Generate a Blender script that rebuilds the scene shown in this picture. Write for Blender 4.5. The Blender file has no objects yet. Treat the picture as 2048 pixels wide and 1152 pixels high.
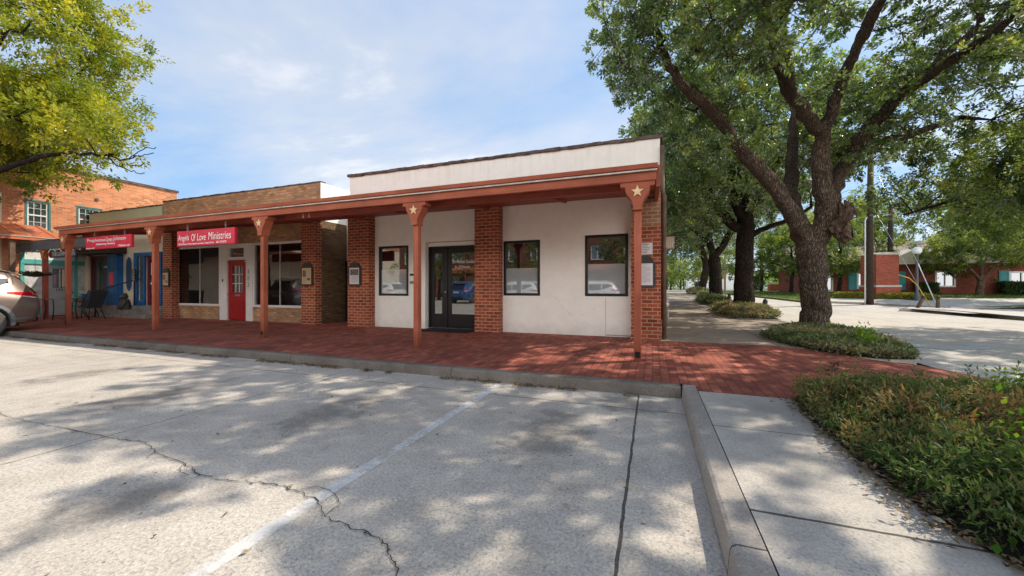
import bpy, math, random
import numpy as np
from mathutils import Vector, Matrix

random.seed(7)
RNG = np.random.default_rng(7)
SC = bpy.context.scene
COL = SC.collection
WL = {}                      # world location of each root, by object name

# ------------------------------------------------------------------ geometry helpers
class MB:
    """collects polygons in world coordinates; build() links them as one mesh object"""
    def __init__(s):
        s.v = []; s.f = []; s.sm = []
    def poly(s, pts, smooth=False):
        n = len(s.v); s.v.extend([tuple(p) for p in pts]); s.f.append(list(range(n, n + len(pts)))); s.sm.append(smooth)
    def box(s, x0, x1, y0, y1, z0, z1):
        n = len(s.v)
        s.v += [(x0,y0,z0),(x1,y0,z0),(x1,y1,z0),(x0,y1,z0),(x0,y0,z1),(x1,y0,z1),(x1,y1,z1),(x0,y1,z1)]
        for q in ((0,3,2,1),(4,5,6,7),(0,1,5,4),(1,2,6,5),(2,3,7,6),(3,0,4,7)):
            s.f.append([n+i for i in q]); s.sm.append(False)
        return s
    def ext(s, pts, vec):
        """closed polygon extruded along vec"""
        n = len(s.v); k = len(pts); vx, vy, vz = vec
        s.v += [tuple(p) for p in pts]; s.v += [(p[0]+vx, p[1]+vy, p[2]+vz) for p in pts]
        s.f.append([n+i for i in range(k)][::-1]); s.sm.append(False)
        s.f.append([n+k+i for i in range(k)]); s.sm.append(False)
        for i in range(k):
            j = (i+1) % k
            s.f.append([n+i, n+j, n+k+j, n+k+i]); s.sm.append(False)
        return s
    def tube(s, path, rad, n=8, caps=True):
        P = [Vector(p) for p in path]; k = len(P)
        R = rad if isinstance(rad, (list, tuple)) else [rad]*k
        b = len(s.v); ref = None
        for i in range(k):
            t = (P[min(i+1, k-1)] - P[max(i-1, 0)])
            t = t.normalized() if t.length > 1e-9 else Vector((0,0,1))
            if ref is None:
                ref = t.orthogonal().normalized()
            ref = (ref - t*ref.dot(t))
            ref = ref.normalized() if ref.length > 1e-6 else t.orthogonal().normalized()
            o = t.cross(ref)
            for j in range(n):
                a = 2*math.pi*j/n
                s.v.append(tuple(P[i] + (ref*math.cos(a) + o*math.sin(a))*R[i]))
        for i in range(k-1):
            for j in range(n):
                j2 = (j+1) % n
                s.f.append([b+i*n+j, b+i*n+j2, b+(i+1)*n+j2, b+(i+1)*n+j]); s.sm.append(True)
        if caps:
            s.f.append([b+j for j in range(n)][::-1]); s.sm.append(False)
            s.f.append([b+(k-1)*n+j for j in range(n)]); s.sm.append(False)
        return s
    def lathe(s, c, prof, n=16, axis='z', smooth=True):
        b = len(s.v); k = len(prof)
        for (r, h) in prof:
            for j in range(n):
                a = 2*math.pi*j/n; u, w = r*math.cos(a), r*math.sin(a)
                if axis == 'z': s.v.append((c[0]+u, c[1]+w, c[2]+h))
                elif axis == 'x': s.v.append((c[0]+h, c[1]+u, c[2]+w))
                else: s.v.append((c[0]+w, c[1]+h, c[2]+u))
        for i in range(k-1):
            for j in range(n):
                j2 = (j+1) % n
                s.f.append([b+i*n+j, b+i*n+j2, b+(i+1)*n+j2, b+(i+1)*n+j]); s.sm.append(smooth)
        s.f.append([b+j for j in range(n)][::-1]); s.sm.append(False)
        s.f.append([b+(k-1)*n+j for j in range(n)]); s.sm.append(False)
        return s
    def ball(s, c, r, n=12, m=8, sq=(1,1,1)):
        pr = [(max(1e-4, r*math.sin(math.pi*i/m))*1.0, -r*math.cos(math.pi*i/m)) for i in range(m+1)]
        b = len(s.v); s.lathe(c, pr, n)
        for i in range(b, len(s.v)):
            p = s.v[i]; s.v[i] = tuple(c[k] + (p[k]-c[k])*sq[k] for k in range(3))
        return s
    def build(s, name, mat, parent=None, bevel=0, loc=None, **kw):
        return link_mesh(name, s.v, s.f, s.sm, mat, parent, bevel, loc, **kw)

def root_off(parent):
    p = parent
    while p is not None and p.parent is not None: p = p.parent
    return WL.get(p.name, Vector((0,0,0))) if p is not None else Vector((0,0,0))

def box_uv(me):
    nl = len(me.loops)
    uv = me.uv_layers.new(name='UVMap')
    co = np.empty(len(me.vertices)*3, 'f'); me.vertices.foreach_get('co', co); co = co.reshape(-1,3)
    vi = np.empty(nl, 'i'); me.loops.foreach_get('vertex_index', vi)
    nrm = np.empty(len(me.polygons)*3, 'f'); me.polygons.foreach_get('normal', nrm); nrm = nrm.reshape(-1,3)
    lt = np.empty(len(me.polygons), 'i'); me.polygons.foreach_get('loop_total', lt)
    fi = np.repeat(np.arange(len(me.polygons)), lt)
    ax = np.argmax(np.abs(nrm), axis=1)[fi]
    p = co[vi]
    out = np.empty((nl,2), 'f')
    out[:,0] = np.where(ax == 0, p[:,1], p[:,0])
    out[:,1] = np.where(ax == 2, p[:,1], p[:,2])
    uv.data.foreach_set('uv', out.ravel())

def link_mesh(name, v, f, sm, mat, parent=None, bevel=0, loc=None, label=None, cat=None, group=None, kind=None):
    me = bpy.data.meshes.new(name)
    me.from_pydata(v, [], f)
    if any(sm): me.polygons.foreach_set('use_smooth', np.array(sm, dtype=bool))
    me.update(); box_uv(me)
    off = root_off(parent) if parent is not None else (Vector(loc) if loc is not None else Vector((0,0,0)))
    if off.length > 0: me.transform(Matrix.Translation(-off))
    if mat is not None: me.materials.append(mat)
    o = bpy.data.objects.new(name, me); COL.objects.link(o)
    if parent is not None: o.parent = parent
    elif loc is not None: o.location = off; WL[o.name] = off
    if bevel:
        b = o.modifiers.new('bevel', 'BEVEL'); b.width = bevel; b.segments = 2; b.limit_method = 'ANGLE'
        b.harden_normals = False
    tag(o, label, cat, group, kind)
    return o

def tag(o, label=None, cat=None, group=None, kind=None):
    if label: o['label'] = label
    if cat: o['category'] = cat
    if group: o['group'] = group
    if kind: o['kind'] = kind
    return o

def empty(name, loc, label, cat, group=None):
    o = bpy.data.objects.new(name, None); COL.objects.link(o)
    o.location = loc; o.empty_display_size = .3
    WL[o.name] = Vector(loc)
    return tag(o, label, cat, group)

def dup(root, loc, rz=0, label=None, swap=None):
    """a copy of a thing with copies of its parts and sub-parts"""
    r = root.copy(); COL.objects.link(r); r.location = loc; r.rotation_euler = (0,0,rz)
    if label: r['label'] = label
    def rec(src, dst):
        for ch in [c for c in bpy.data.objects if c.parent == src]:
            c = ch.copy(); COL.objects.link(c); c.parent = dst
            if swap and c.type == 'MESH' and c.material_slots and c.material_slots[0].material in swap:
                m = swap[c.material_slots[0].material]
                c.material_slots[0].link = 'OBJECT'; c.material_slots[0].material = m
            rec(ch, c)
    rec(root, r)
    return r

def wall(mb, x0, x1, z0, z1, holes, y, depth, axis='y', sgn=1):
    """front skin of a wall with openings and their reveals. axis 'y': plane y, reveals go to y+depth"""
    def P(a, d, z): return (a, y+d, z) if axis == 'y' else (y+d, a, z)
    xs = sorted({x0, x1} | {h[0] for h in holes} | {h[1] for h in holes})
    zs = sorted({z0, z1} | {h[2] for h in holes} | {h[3] for h in holes})
    xs = [x for x in xs if x0 <= x <= x1]; zs = [z for z in zs if z0 <= z <= z1]
    def q(a, b, c, d, flip):
        mb.poly([a, b, c, d] if not flip else [d, c, b, a])
    flip = (axis == 'x')
    fl = (axis == 'x') != (sgn < 0)
    for i in range(len(xs)-1):
        for j in range(len(zs)-1):
            cx, cz = (xs[i]+xs[i+1])/2, (zs[j]+zs[j+1])/2
            if any(h[0] < cx < h[1] and h[2] < cz < h[3] for h in holes): continue
            q(P(xs[i],0,zs[j]), P(xs[i+1],0,zs[j]), P(xs[i+1],0,zs[j+1]), P(xs[i],0,zs[j+1]), flip)
    base_depth = depth
    for h in holes:
        a, b, c, d = h[:4]; depth = h[4] if len(h) > 4 else base_depth
        mb.poly([P(a,0,c), P(a,depth,c), P(a,depth,d), P(a,0,d)])
        mb.poly([P(b,0,c), P(b,0,d), P(b,depth,d), P(b,depth,c)])
        mb.poly([P(a,0,d), P(a,depth,d), P(b,depth,d), P(b,0,d)])
        if c > z0 + .01: mb.poly([P(a,0,c), P(b,0,c), P(b,depth,c), P(a,depth,c)])
    return mb

def frame(mb, x0, x1, z0, z1, w, y0, y1, axis='y', bottom=True):
    """four butted bars"""
    def B(a, b, c, d):
        if axis == 'y': mb.box(a, b, y0, y1, c, d)
        else: mb.box(y0, y1, a, b, c, d)
    B(x0, x0+w, z0, z1); B(x1-w, x1, z0, z1)
    B(x0+w, x1-w, z1-w, z1)
    if bottom: B(x0+w, x1-w, z0, z0+w)
    return mb

_FONT = {}
def text_mesh(body, width, height, bold=0.0, shear=0.0):
    """built-in font turned to a flat mesh, fitted to width x height; returns verts (x,z) and faces, origin at lower left"""
    cu = bpy.data.curves.new('lettering', 'FONT'); cu.body = body; cu.size = 1; cu.offset = bold; cu.shear = shear; cu.resolution_u = 3
    cu.extrude = 0.0; cu.fill_mode = 'FRONT'
    ob = bpy.data.objects.new('lettering_curve', cu); COL.objects.link(ob)
    bpy.context.view_layer.update()
    dg = bpy.context.evaluated_depsgraph_get()
    me = bpy.data.meshes.new_from_object(ob.evaluated_get(dg))
    v = np.array([(p.co.x, p.co.y) for p in me.vertices]); f = [list(p.vertices) for p in me.polygons]
    bpy.data.objects.remove(ob); bpy.data.curves.remove(cu); bpy.data.meshes.remove(me)
    mn, mx = v.min(0), v.max(0)
    v = (v - mn) / (mx - mn) * np.array([width, height])
    return v, f

def text(mb, body, o, u, w, width, height, bold=0.0, shear=0.0):
    """add lettering to mb: o origin, u direction along the line, w up direction"""
    v, f = text_mesh(body, width, height, bold, shear)
    n = len(mb.v); o, u, w = Vector(o), Vector(u), Vector(w)
    for a, b in v: mb.v.append(tuple(o + u*float(a) + w*float(b)))
    for q in f: mb.f.append([n+i for i in q]); mb.sm.append(False)

# ------------------------------------------------------------------ materials
def nodes(name):
    m = bpy.data.materials.new(name); m.use_nodes = True
    nt = m.node_tree; nt.nodes.clear()
    return m, nt
def N(nt, t, **kw):
    n = nt.nodes.new(t)
    for k, v in kw.items():
        if k.startswith('i_'):
            n.inputs[k[2:].replace('_', ' ')].default_value = v
        else: setattr(n, k, v)
    return n
def L(nt, a, b): nt.links.new(a, b)
def ramp(nt, fac, stops):
    r = N(nt, 'ShaderNodeValToRGB')
    while len(r.color_ramp.elements) > 1: r.color_ramp.elements.remove(r.color_ramp.elements[-1])
    r.color_ramp.elements[0].position = stops[0][0]; r.color_ramp.elements[0].color = (*stops[0][1], 1)
    for p, c in stops[1:]:
        e = r.color_ramp.elements.new(p); e.color = (*c, 1)
    L(nt, fac, r.inputs[0]); return r
def noise(nt, vec, scale, detail=4, rough=.55):
    n = N(nt, 'ShaderNodeTexNoise'); n.inputs['Scale'].default_value = scale; n.inputs['Detail'].default_value = detail
    n.inputs['Roughness'].default_value = rough
    if vec is not None: L(nt, vec, n.inputs['Vector'])
    return n
def mixc(nt, fac, a, b, mode='MIX'):
    m = N(nt, 'ShaderNodeMix', data_type='RGBA', blend_type=mode)
    if isinstance(fac, (int, float)): m.inputs[0].default_value = fac
    else: L(nt, fac, m.inputs[0])
    for i, x in ((6, a), (7, b)):
        if isinstance(x, tuple): m.inputs[i].default_value = (*x, 1) if len(x) == 3 else x
        else: L(nt, x, m.inputs[i])
    return m.outputs[2]
def math_(nt, op, a, b=None):
    m = N(nt, 'ShaderNodeMath', operation=op)
    for i, x in enumerate((a, b)):
        if x is None: continue
        if isinstance(x, (int, float)): m.inputs[i].default_value = x
        else: L(nt, x, m.inputs[i])
    return m.outputs[0]
def finish(nt, col, rough=.8, bump=None, bdist=.01, bstr=.6, metal=0, spec=.5, coat=0):
    p = N(nt, 'ShaderNodeBsdfPrincipled')
    if isinstance(col, tuple): p.inputs['Base Color'].default_value = (*col, 1)
    else: L(nt, col, p.inputs['Base Color'])
    if isinstance(rough, (int, float)): p.inputs['Roughness'].default_value = rough
    else: L(nt, rough, p.inputs['Roughness'])
    p.inputs['Metallic'].default_value = metal
    p.inputs['Specular IOR Level'].default_value = spec
    p.inputs['Coat Weight'].default_value = coat
    p.inputs['Coat Roughness'].default_value = .05
    if bump is not None:
        b = N(nt, 'ShaderNodeBump'); b.inputs['Distance'].default_value = bdist; b.inputs['Strength'].default_value = bstr
        L(nt, bump, b.inputs['Height']); L(nt, b.outputs[0], p.inputs['Normal'])
    o = N(nt, 'ShaderNodeOutputMaterial'); L(nt, p.outputs[0], o.inputs[0])
    return p

def paint(name, c, var=.12, scale=3, rough=.55, bump=.15, bscale=60, metal=0, spec=.4, grime=.0, coat=0):
    """one colour broken up by soft noise, fine bump, optional dirt near its lower edges"""
    m, nt = nodes(name)
    tc = N(nt, 'ShaderNodeTexCoord')
    n = noise(nt, tc.outputs['Object'], scale, 5)
    d = tuple(max(0, x*(1-var*1.6)) for x in c); u = tuple(min(1, x*(1+var)) for x in c)
    col = ramp(nt, n.outputs[0], [(.25, d), (.75, u)]).outputs[0]
    if grime:
        n2 = noise(nt, tc.outputs['Object'], scale*5, 6, .7)
        g = ramp(nt, n2.outputs[0], [(.52, (0,0,0)), (.75, (1,1,1))])
        col = mixc(nt, math_(nt, 'MULTIPLY', g.outputs[0], grime), col, tuple(x*.35 for x in c))
    n3 = noise(nt, tc.outputs['Object'], bscale, 3)
    finish(nt, col, rough, n3.outputs[0] if bump else None, .004, bump, metal, spec, coat)
    return m

def brick(name, c1, c2, mortar, bw=.205, bh=.075, ms=.011, rot=False, stain=.25, bias=0, bd=.008, tint=None, tintz=None):
    m, nt = nodes(name)
    uv = N(nt, 'ShaderNodeUVMap').outputs[0]
    if rot:
        mp = N(nt, 'ShaderNodeMapping'); mp.inputs['Rotation'].default_value = (0,0,math.pi/2)
        L(nt, uv, mp.inputs[0]); uv = mp.outputs[0]
    wob = noise(nt, uv, 9, 2)
    vm = N(nt, 'ShaderNodeVectorMath', operation='SCALE'); vm.inputs['Scale'].default_value = .006
    L(nt, wob.outputs['Color'], vm.inputs[0])
    va = N(nt, 'ShaderNodeVectorMath', operation='ADD'); L(nt, uv, va.inputs[0]); L(nt, vm.outputs[0], va.inputs[1])
    b = N(nt, 'ShaderNodeTexBrick'); L(nt, va.outputs[0], b.inputs['Vector'])
    b.inputs['Scale'].default_value = 1; b.inputs['Brick Width'].default_value = bw; b.inputs['Row Height'].default_value = bh
    b.inputs['Mortar Size'].default_value = ms; b.inputs['Mortar Smooth'].default_value = .15; b.inputs['Bias'].default_value = bias
    b.inputs['Color1'].default_value = (*c1, 1); b.inputs['Color2'].default_value = (*c2, 1); b.inputs['Mortar'].default_value = (*mortar, 1)
    n1 = noise(nt, uv, 1.1, 6, .65); n2 = noise(nt, uv, 55, 4, .7)
    sp = N(nt, 'ShaderNodeSeparateXYZ'); L(nt, va.outputs[0], sp.inputs[0])
    row = math_(nt, 'FLOOR', math_(nt, 'DIVIDE', sp.outputs[1], bh))
    par = math_(nt, 'SUBTRACT', 1.0, math_(nt, 'FLOORED_MODULO', row, 2.0))
    colm = math_(nt, 'FLOOR', math_(nt, 'DIVIDE', math_(nt, 'ADD', sp.outputs[0], math_(nt, 'MULTIPLY', par, bw*.5)), bw))
    cb_ = N(nt, 'ShaderNodeCombineXYZ'); L(nt, colm, cb_.inputs[0]); L(nt, row, cb_.inputs[1])
    wn = N(nt, 'ShaderNodeTexWhiteNoise', noise_dimensions='2D'); L(nt, cb_.outputs[0], wn.inputs['Vector'])
    unit_tone = ramp(nt, wn.outputs['Value'], [(.0, (.42,.40,.40)), (.10, (.66,.64,.62)), (.45, (.95,.95,.95)), (.85, (1.22,1.2,1.16)), (1, (1.45,1.32,1.2))]).outputs[0]
    tone_col = mixc(nt, math_(nt, 'MULTIPLY', math_(nt, 'SUBTRACT', 1.0, b.outputs['Fac']), .55), b.outputs[0], mixc(nt, 1.0, b.outputs[0], unit_tone, 'MULTIPLY'))
    col = mixc(nt, stain, tone_col, ramp(nt, n1.outputs[0], [(.3, (.25,.22,.2)), (.7, (1.25,1.2,1.15))]).outputs[0], 'MULTIPLY')
    col = mixc(nt, .35, col, ramp(nt, n2.outputs[0], [(.3, (.6,.6,.6)), (.7, (1.25,1.25,1.25))]).outputs[0], 'MULTIPLY')
    h = mixc(nt, .25, b.outputs['Fac'], n2.outputs[0])
    inv = math_(nt, 'SUBTRACT', 1.0, h)
    finish(nt, col, .85, inv, bd, .8, 0, .25)
    return m

def glass(name, tint=(.02,.025,.03), refl=.3, clear=.0):
    """dark window pane: mirror-like reflection over a dim body, or see-through when clear > 0"""
    m, nt = nodes(name)
    g = N(nt, 'ShaderNodeBsdfGlossy'); g.inputs['Roughness'].default_value = .015; g.inputs['Color'].default_value = (.95,.97,1,1)
    tc = N(nt, 'ShaderNodeTexCoord')
    nn = noise(nt, tc.outputs['Object'], 1.3, 1); bp = N(nt, 'ShaderNodeBump'); bp.inputs['Distance'].default_value = .02; bp.inputs['Strength'].default_value = .05
    L(nt, nn.outputs[0], bp.inputs['Height']); L(nt, bp.outputs[0], g.inputs['Normal'])
    d = N(nt, 'ShaderNodeBsdfDiffuse'); d.inputs['Color'].default_value = (*tint, 1)
    body = d.outputs[0]
    if clear > 0:
        t = N(nt, 'ShaderNodeBsdfTransparent'); t.inputs['Color'].default_value = (.8,.83,.82,1)
        mx = N(nt, 'ShaderNodeMixShader'); mx.inputs[0].default_value = clear; L(nt, d.outputs[0], mx.inputs[1]); L(nt, t.outputs[0], mx.inputs[2]); body = mx.outputs[0]
    lw = N(nt, 'ShaderNodeLayerWeight'); lw.inputs['Blend'].default_value = .25
    fac = math_(nt, 'ADD', math_(nt, 'MULTIPLY', lw.outputs['Fresnel'], .6), refl)
    m2 = N(nt, 'ShaderNodeMixShader'); L(nt, fac, m2.inputs[0]); L(nt, body, m2.inputs[1]); L(nt, g.outputs[0], m2.inputs[2])
    o = N(nt, 'ShaderNodeOutputMaterial'); L(nt, m2.outputs[0], o.inputs[0])
    return m

def leafmat(name, stops, trans=.4, gloss=.05):
    m, nt = nodes(name)
    a = N(nt, 'ShaderNodeAttribute'); a.attribute_name = 'v'
    r = ramp(nt, a.outputs['Fac'], stops)
    d = N(nt, 'ShaderNodeBsdfDiffuse'); L(nt, r.outputs[0], d.inputs['Color'])
    t = N(nt, 'ShaderNodeBsdfTranslucent')
    L(nt, mixc(nt, 1, r.outputs[0], (1.5,1.5,.7), 'MULTIPLY'), t.inputs['Color'])
    m1 = N(nt, 'ShaderNodeMixShader'); m1.inputs[0].default_value = trans; L(nt, d.outputs[0], m1.inputs[1]); L(nt, t.outputs[0], m1.inputs[2])
    g = N(nt, 'ShaderNodeBsdfGlossy'); g.inputs['Roughness'].default_value = .5
    fr = N(nt, 'ShaderNodeLayerWeight'); fr.inputs['Blend'].default_value = .3
    m2 = N(nt, 'ShaderNodeMixShader'); L(nt, math_(nt, 'MULTIPLY', fr.outputs['Fresnel'], gloss*4), m2.inputs[0])
    L(nt, m1.outputs[0], m2.inputs[1]); L(nt, g.outputs[0], m2.inputs[2])
    o = N(nt, 'ShaderNodeOutputMaterial'); L(nt, m2.outputs[0], o.inputs[0])
    return m

def bark(name, c=(.075,.055,.042), k=1.0):
    m, nt = nodes(name)
    tc = N(nt, 'ShaderNodeTexCoord')
    mp = N(nt, 'ShaderNodeMapping'); mp.inputs['Scale'].default_value = (1,1,.15); L(nt, tc.outputs['Object'], mp.inputs[0])
    v = N(nt, 'ShaderNodeTexVoronoi', feature='DISTANCE_TO_EDGE'); v.inputs['Scale'].default_value = 34*k; L(nt, mp.outputs[0], v.inputs['Vector'])
    wv = noise(nt, mp.outputs[0], 18*k, 5, .65)
    va = N(nt, 'ShaderNodeVectorMath', operation='ADD'); sc = N(nt, 'ShaderNodeVectorMath', operation='SCALE'); sc.inputs['Scale'].default_value = .09
    L(nt, wv.outputs['Color'], sc.inputs[0]); L(nt, mp.outputs[0], va.inputs[0]); L(nt, sc.outputs[0], va.inputs[1]); L(nt, va.outputs[0], v.inputs['Vector'])
    rg = ramp(nt, v.outputs['Distance'], [(.0, (0,0,0)), (.22, (1,1,1))])
    n2 = noise(nt, tc.outputs['Object'], 2.2, 4)
    col = mixc(nt, rg.outputs[0], tuple(x*.32 for x in c), tuple(min(1, x*1.35) for x in c))
    col = mixc(nt, .6, col, ramp(nt, n2.outputs[0], [(.3, (.55,.5,.48)), (.7, (1.35,1.3,1.25))]).outputs[0], 'MULTIPLY')
    h = mixc(nt, .35, rg.outputs[0], wv.outputs[0])
    finish(nt, col, .95, h, .035, 1.0, 0, .1)
    return m

def ground_mat(name, base, dark, speck=.5, scale=1.0, bump=.4, lines=None, stain=.5, oil=()):
    """cast concrete / asphalt: stains, aggregate specks, and optional tooled joints.
    lines: list of ('x' or 'y', position, half width)"""
    m, nt = nodes(name)
    tc = N(nt, 'ShaderNodeTexCoord'); ob = tc.outputs['Object']
    n1 = noise(nt, ob, .45*scale, 6, .6); n2 = noise(nt, ob, 3.1*scale, 6, .65); n3 = noise(nt, ob, 52*scale, 4, .85); n6 = noise(nt, ob, 1.4*scale, 5, .7)
    v = N(nt, 'ShaderNodeTexVoronoi'); v.inputs['Scale'].default_value = 105*scale; L(nt, ob, v.inputs['Vector'])
    col = ramp(nt, n1.outputs[0], [(.28, dark), (.62, base)]).outputs[0]
    col = mixc(nt, stain, col, ramp(nt, n2.outputs[0], [(.3, (.62,.6,.58)), (.55, (1,1,1)), (.8, (1.14,1.12,1.08))]).outputs[0], 'MULTIPLY')
    sp = ramp(nt, v.outputs['Color'], [(.0, (.45,.44,.43)), (.25, (.88,.88,.88)), (.75, (1.08,1.07,1.05)), (1, (1.4,1.36,1.28))])
    col = mixc(nt, speck, col, sp.outputs[0], 'MULTIPLY')
    col = mixc(nt, speck*.8, col, ramp(nt, n3.outputs[0], [(.32, (.38,.38,.38)), (.58, (1.14,1.14,1.14))]).outputs[0], 'MULTIPLY')
    col = mixc(nt, ramp(nt, n6.outputs[0], [(.48, (0,0,0)), (.66, (.5,.5,.5))]).outputs[0], col, mixc(nt, ramp(nt, n3.outputs[0], [(.42, (0,0,0)), (.5, (1,1,1))]).outputs[0], tuple(x*.45 for x in dark), base))
    spots = noise(nt, ob, 15, 2, .4)
    col = mixc(nt, ramp(nt, spots.outputs[0], [(.74, (0,0,0)), (.765, (.7,.7,.7))]).outputs[0], col, (.045,.042,.04))
    if oil:
        sxo = N(nt, 'ShaderNodeSeparateXYZ'); L(nt, ob, sxo.inputs[0]); acc = None
        for ox, oy, rx, ry in oil:
            u = math_(nt, 'POWER', math_(nt, 'DIVIDE', math_(nt, 'SUBTRACT', sxo.outputs[0], ox), rx), 2.0); w_ = math_(nt, 'POWER', math_(nt, 'DIVIDE', math_(nt, 'SUBTRACT', sxo.outputs[1], oy), ry), 2.0)
            k_ = math_(nt, 'MAXIMUM', math_(nt, 'SUBTRACT', 1.0, math_(nt, 'ADD', u, w_)), 0.0); acc = k_ if acc is None else math_(nt, 'MAXIMUM', acc, k_)
        drip = ramp(nt, math_(nt, 'ADD', math_(nt, 'MULTIPLY', acc, .30), math_(nt, 'MULTIPLY', n2.outputs[0], 1.0)), [(.62, (0,0,0)), (.80, (.55,.55,.55))]).outputs[0]
        col = mixc(nt, math_(nt, 'MULTIPLY', drip, math_(nt, 'MINIMUM', math_(nt, 'MULTIPLY', acc, 3.0), 1.0)), col, (.10,.09,.08))
    hgt = mixc(nt, .5, n3.outputs[0], v.outputs['Distance'])
    if lines:
        sx = N(nt, 'ShaderNodeSeparateXYZ'); L(nt, ob, sx.inputs[0])
        wig = noise(nt, ob, 6, 4, .7)
        w = math_(nt, 'MULTIPLY', math_(nt, 'SUBTRACT', wig.outputs[0], .5), .022)
        acc = None
        for ax, pos, hw in lines:
            d = math_(nt, 'ABSOLUTE', math_(nt, 'ADD', math_(nt, 'SUBTRACT', sx.outputs['XYZ'.index(ax.upper())], pos), w))
            k = math_(nt, 'LESS_THAN', d, hw)
            acc = k if acc is None else math_(nt, 'MAXIMUM', acc, k)
        col = mixc(nt, math_(nt, 'MULTIPLY', acc, .85), col, (.03,.027,.024))
        hgt = mixc(nt, acc, hgt, (0,0,0))
    finish(nt, col, .88, hgt, .006, bump, 0, .25)
    return m

M = {}
def timber_paint(name, c):
    m, nt = nodes(name); ge = N(nt, 'ShaderNodeNewGeometry'); ob = ge.outputs['Position']
    sx = N(nt, 'ShaderNodeSeparateXYZ'); L(nt, ob, sx.inputs[0])
    def stretched(s, sc, d=5):
        mp = N(nt, 'ShaderNodeMapping'); mp.inputs['Scale'].default_value = s; L(nt, ob, mp.inputs[0]); return noise(nt, mp.outputs[0], sc, d, .65)
    g1 = stretched((1,1,.06), 38); g2 = stretched((.05,1,1), 30); n1 = noise(nt, ob, 1.3, 6, .65); n2 = noise(nt, ob, 11, 6, .75)
    up = math_(nt, 'GREATER_THAN', sx.outputs[2], 2.42)
    grain = mixc(nt, up, g1.outputs[0], g2.outputs[0])
    col = ramp(nt, n1.outputs[0], [(.28, tuple(x*.74 for x in c)), (.5, c), (.74, tuple(min(1, x*1.28+.02) for x in c))]).outputs[0]
    col = mixc(nt, .55, col, ramp(nt, grain, [(.32, (.62,.6,.58)), (.55, (1,1,1)), (.75, (1.16,1.14,1.12))]).outputs[0], 'MULTIPLY')
    chip = ramp(nt, n2.outputs[0], [(.69, (0,0,0)), (.72, (1,1,1))]).outputs[0]
    col = mixc(nt, math_(nt, 'MULTIPLY', chip, .55), col, (.34,.24,.17))
    base = ramp(nt, math_(nt, 'ADD', sx.outputs[2], math_(nt, 'MULTIPLY', n2.outputs[0], .3)), [(.26, (.75,.75,.75)), (.62, (0,0,0))]).outputs[0]
    col = mixc(nt, base, col, tuple(x*.42 for x in c))
    finish(nt, col, .62, mixc(nt, .4, grain, n2.outputs[0]), .006, .55, 0, .3)
    return m
def stucco(name):
    m, nt = nodes(name); tc = N(nt, 'ShaderNodeTexCoord'); ge = N(nt, 'ShaderNodeNewGeometry'); ob = ge.outputs['Position']
    sx = N(nt, 'ShaderNodeSeparateXYZ'); L(nt, ob, sx.inputs[0])
    n1 = noise(nt, ob, .7, 5, .6); n2 = noise(nt, ob, 5, 5, .65)
    mp = N(nt, 'ShaderNodeMapping'); mp.inputs['Scale'].default_value = (5,5,.35); L(nt, ob, mp.inputs[0]); n3 = noise(nt, mp.outputs[0], 1.4, 5, .6); n4 = noise(nt, ob, 55, 4, .7); n5 = noise(nt, ob, 9, 3)
    col = ramp(nt, n1.outputs[0], [(.3, (.88,.835,.75)), (.7, (.93,.89,.82))]).outputs[0]
    col = mixc(nt, .35, col, ramp(nt, n2.outputs[0], [(.3, (.86,.85,.83)), (.6, (1.02,1.02,1.02))]).outputs[0], 'MULTIPLY')
    # streaks below the coping and splash dirt near the paving
    drip = math_(nt, 'MULTIPLY', ramp(nt, n3.outputs[0], [(.48, (0,0,0)), (.72, (1,1,1))]).outputs[0], ramp(nt, math_(nt, 'DIVIDE', sx.outputs[2], 5.0), [(.70, (0,0,0)), (.90, (.55,.55,.55))]).outputs[0])
    base = math_(nt, 'MULTIPLY', ramp(nt, math_(nt, 'ADD', math_(nt, 'DIVIDE', sx.outputs[2], 1.2), math_(nt, 'MULTIPLY', n2.outputs[0], .25)), [(.20, (1,1,1)), (.48, (0,0,0))]).outputs[0], .42)
    col = mixc(nt, math_(nt, 'MAXIMUM', math_(nt, 'MULTIPLY', drip, .5), base), col, (.52,.46,.40))
    vo = N(nt, 'ShaderNodeTexVoronoi', feature='DISTANCE_TO_EDGE'); vo.inputs['Scale'].default_value = .55
    wv = N(nt, 'ShaderNodeVectorMath', operation='SCALE'); wv.inputs['Scale'].default_value = .5; L(nt, n2.outputs['Color'], wv.inputs[0])
    ad = N(nt, 'ShaderNodeVectorMath', operation='ADD'); L(nt, ob, ad.inputs[0]); L(nt, wv.outputs[0], ad.inputs[1]); L(nt, ad.outputs[0], vo.inputs['Vector'])
    hair = math_(nt, 'MULTIPLY', math_(nt, 'LESS_THAN', vo.outputs['Distance'], .0035), ramp(nt, n1.outputs[0], [(.5, (0,0,0)), (.6, (.18,.18,.18))]).outputs[0])
    col = mixc(nt, hair, col, (.30,.27,.24))
    finish(nt, col, .92, mixc(nt, .4, n4.outputs[0], n5.outputs[0]), .009, .8, 0, .2)
    return m
M['terracotta'] = timber_paint('terracotta_paint', (.385,.102,.05))
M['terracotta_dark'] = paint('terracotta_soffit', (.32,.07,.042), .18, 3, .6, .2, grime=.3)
M['stucco'] = stucco('white_stucco')
M['plain_white'] = paint('bright_white_paint', (.85,.84,.82), .04, 1, .9, .3, 45, spec=.2)  # one even white paint for side walls and roofs
M['coping'] = paint('weathered_coping', (.13,.095,.08), .5, 6, .95, .5, 30, grime=.6)
M['red_brick'] = brick('pier_brick', (.42,.105,.045), (.27,.055,.028), (.50,.30,.20), .215, .082, .011, stain=.4)
M['tan_brick'] = brick('tan_brick', (.60,.37,.20), (.46,.26,.14), (.36,.25,.17), .21, .078, .009, stain=.5)
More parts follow.
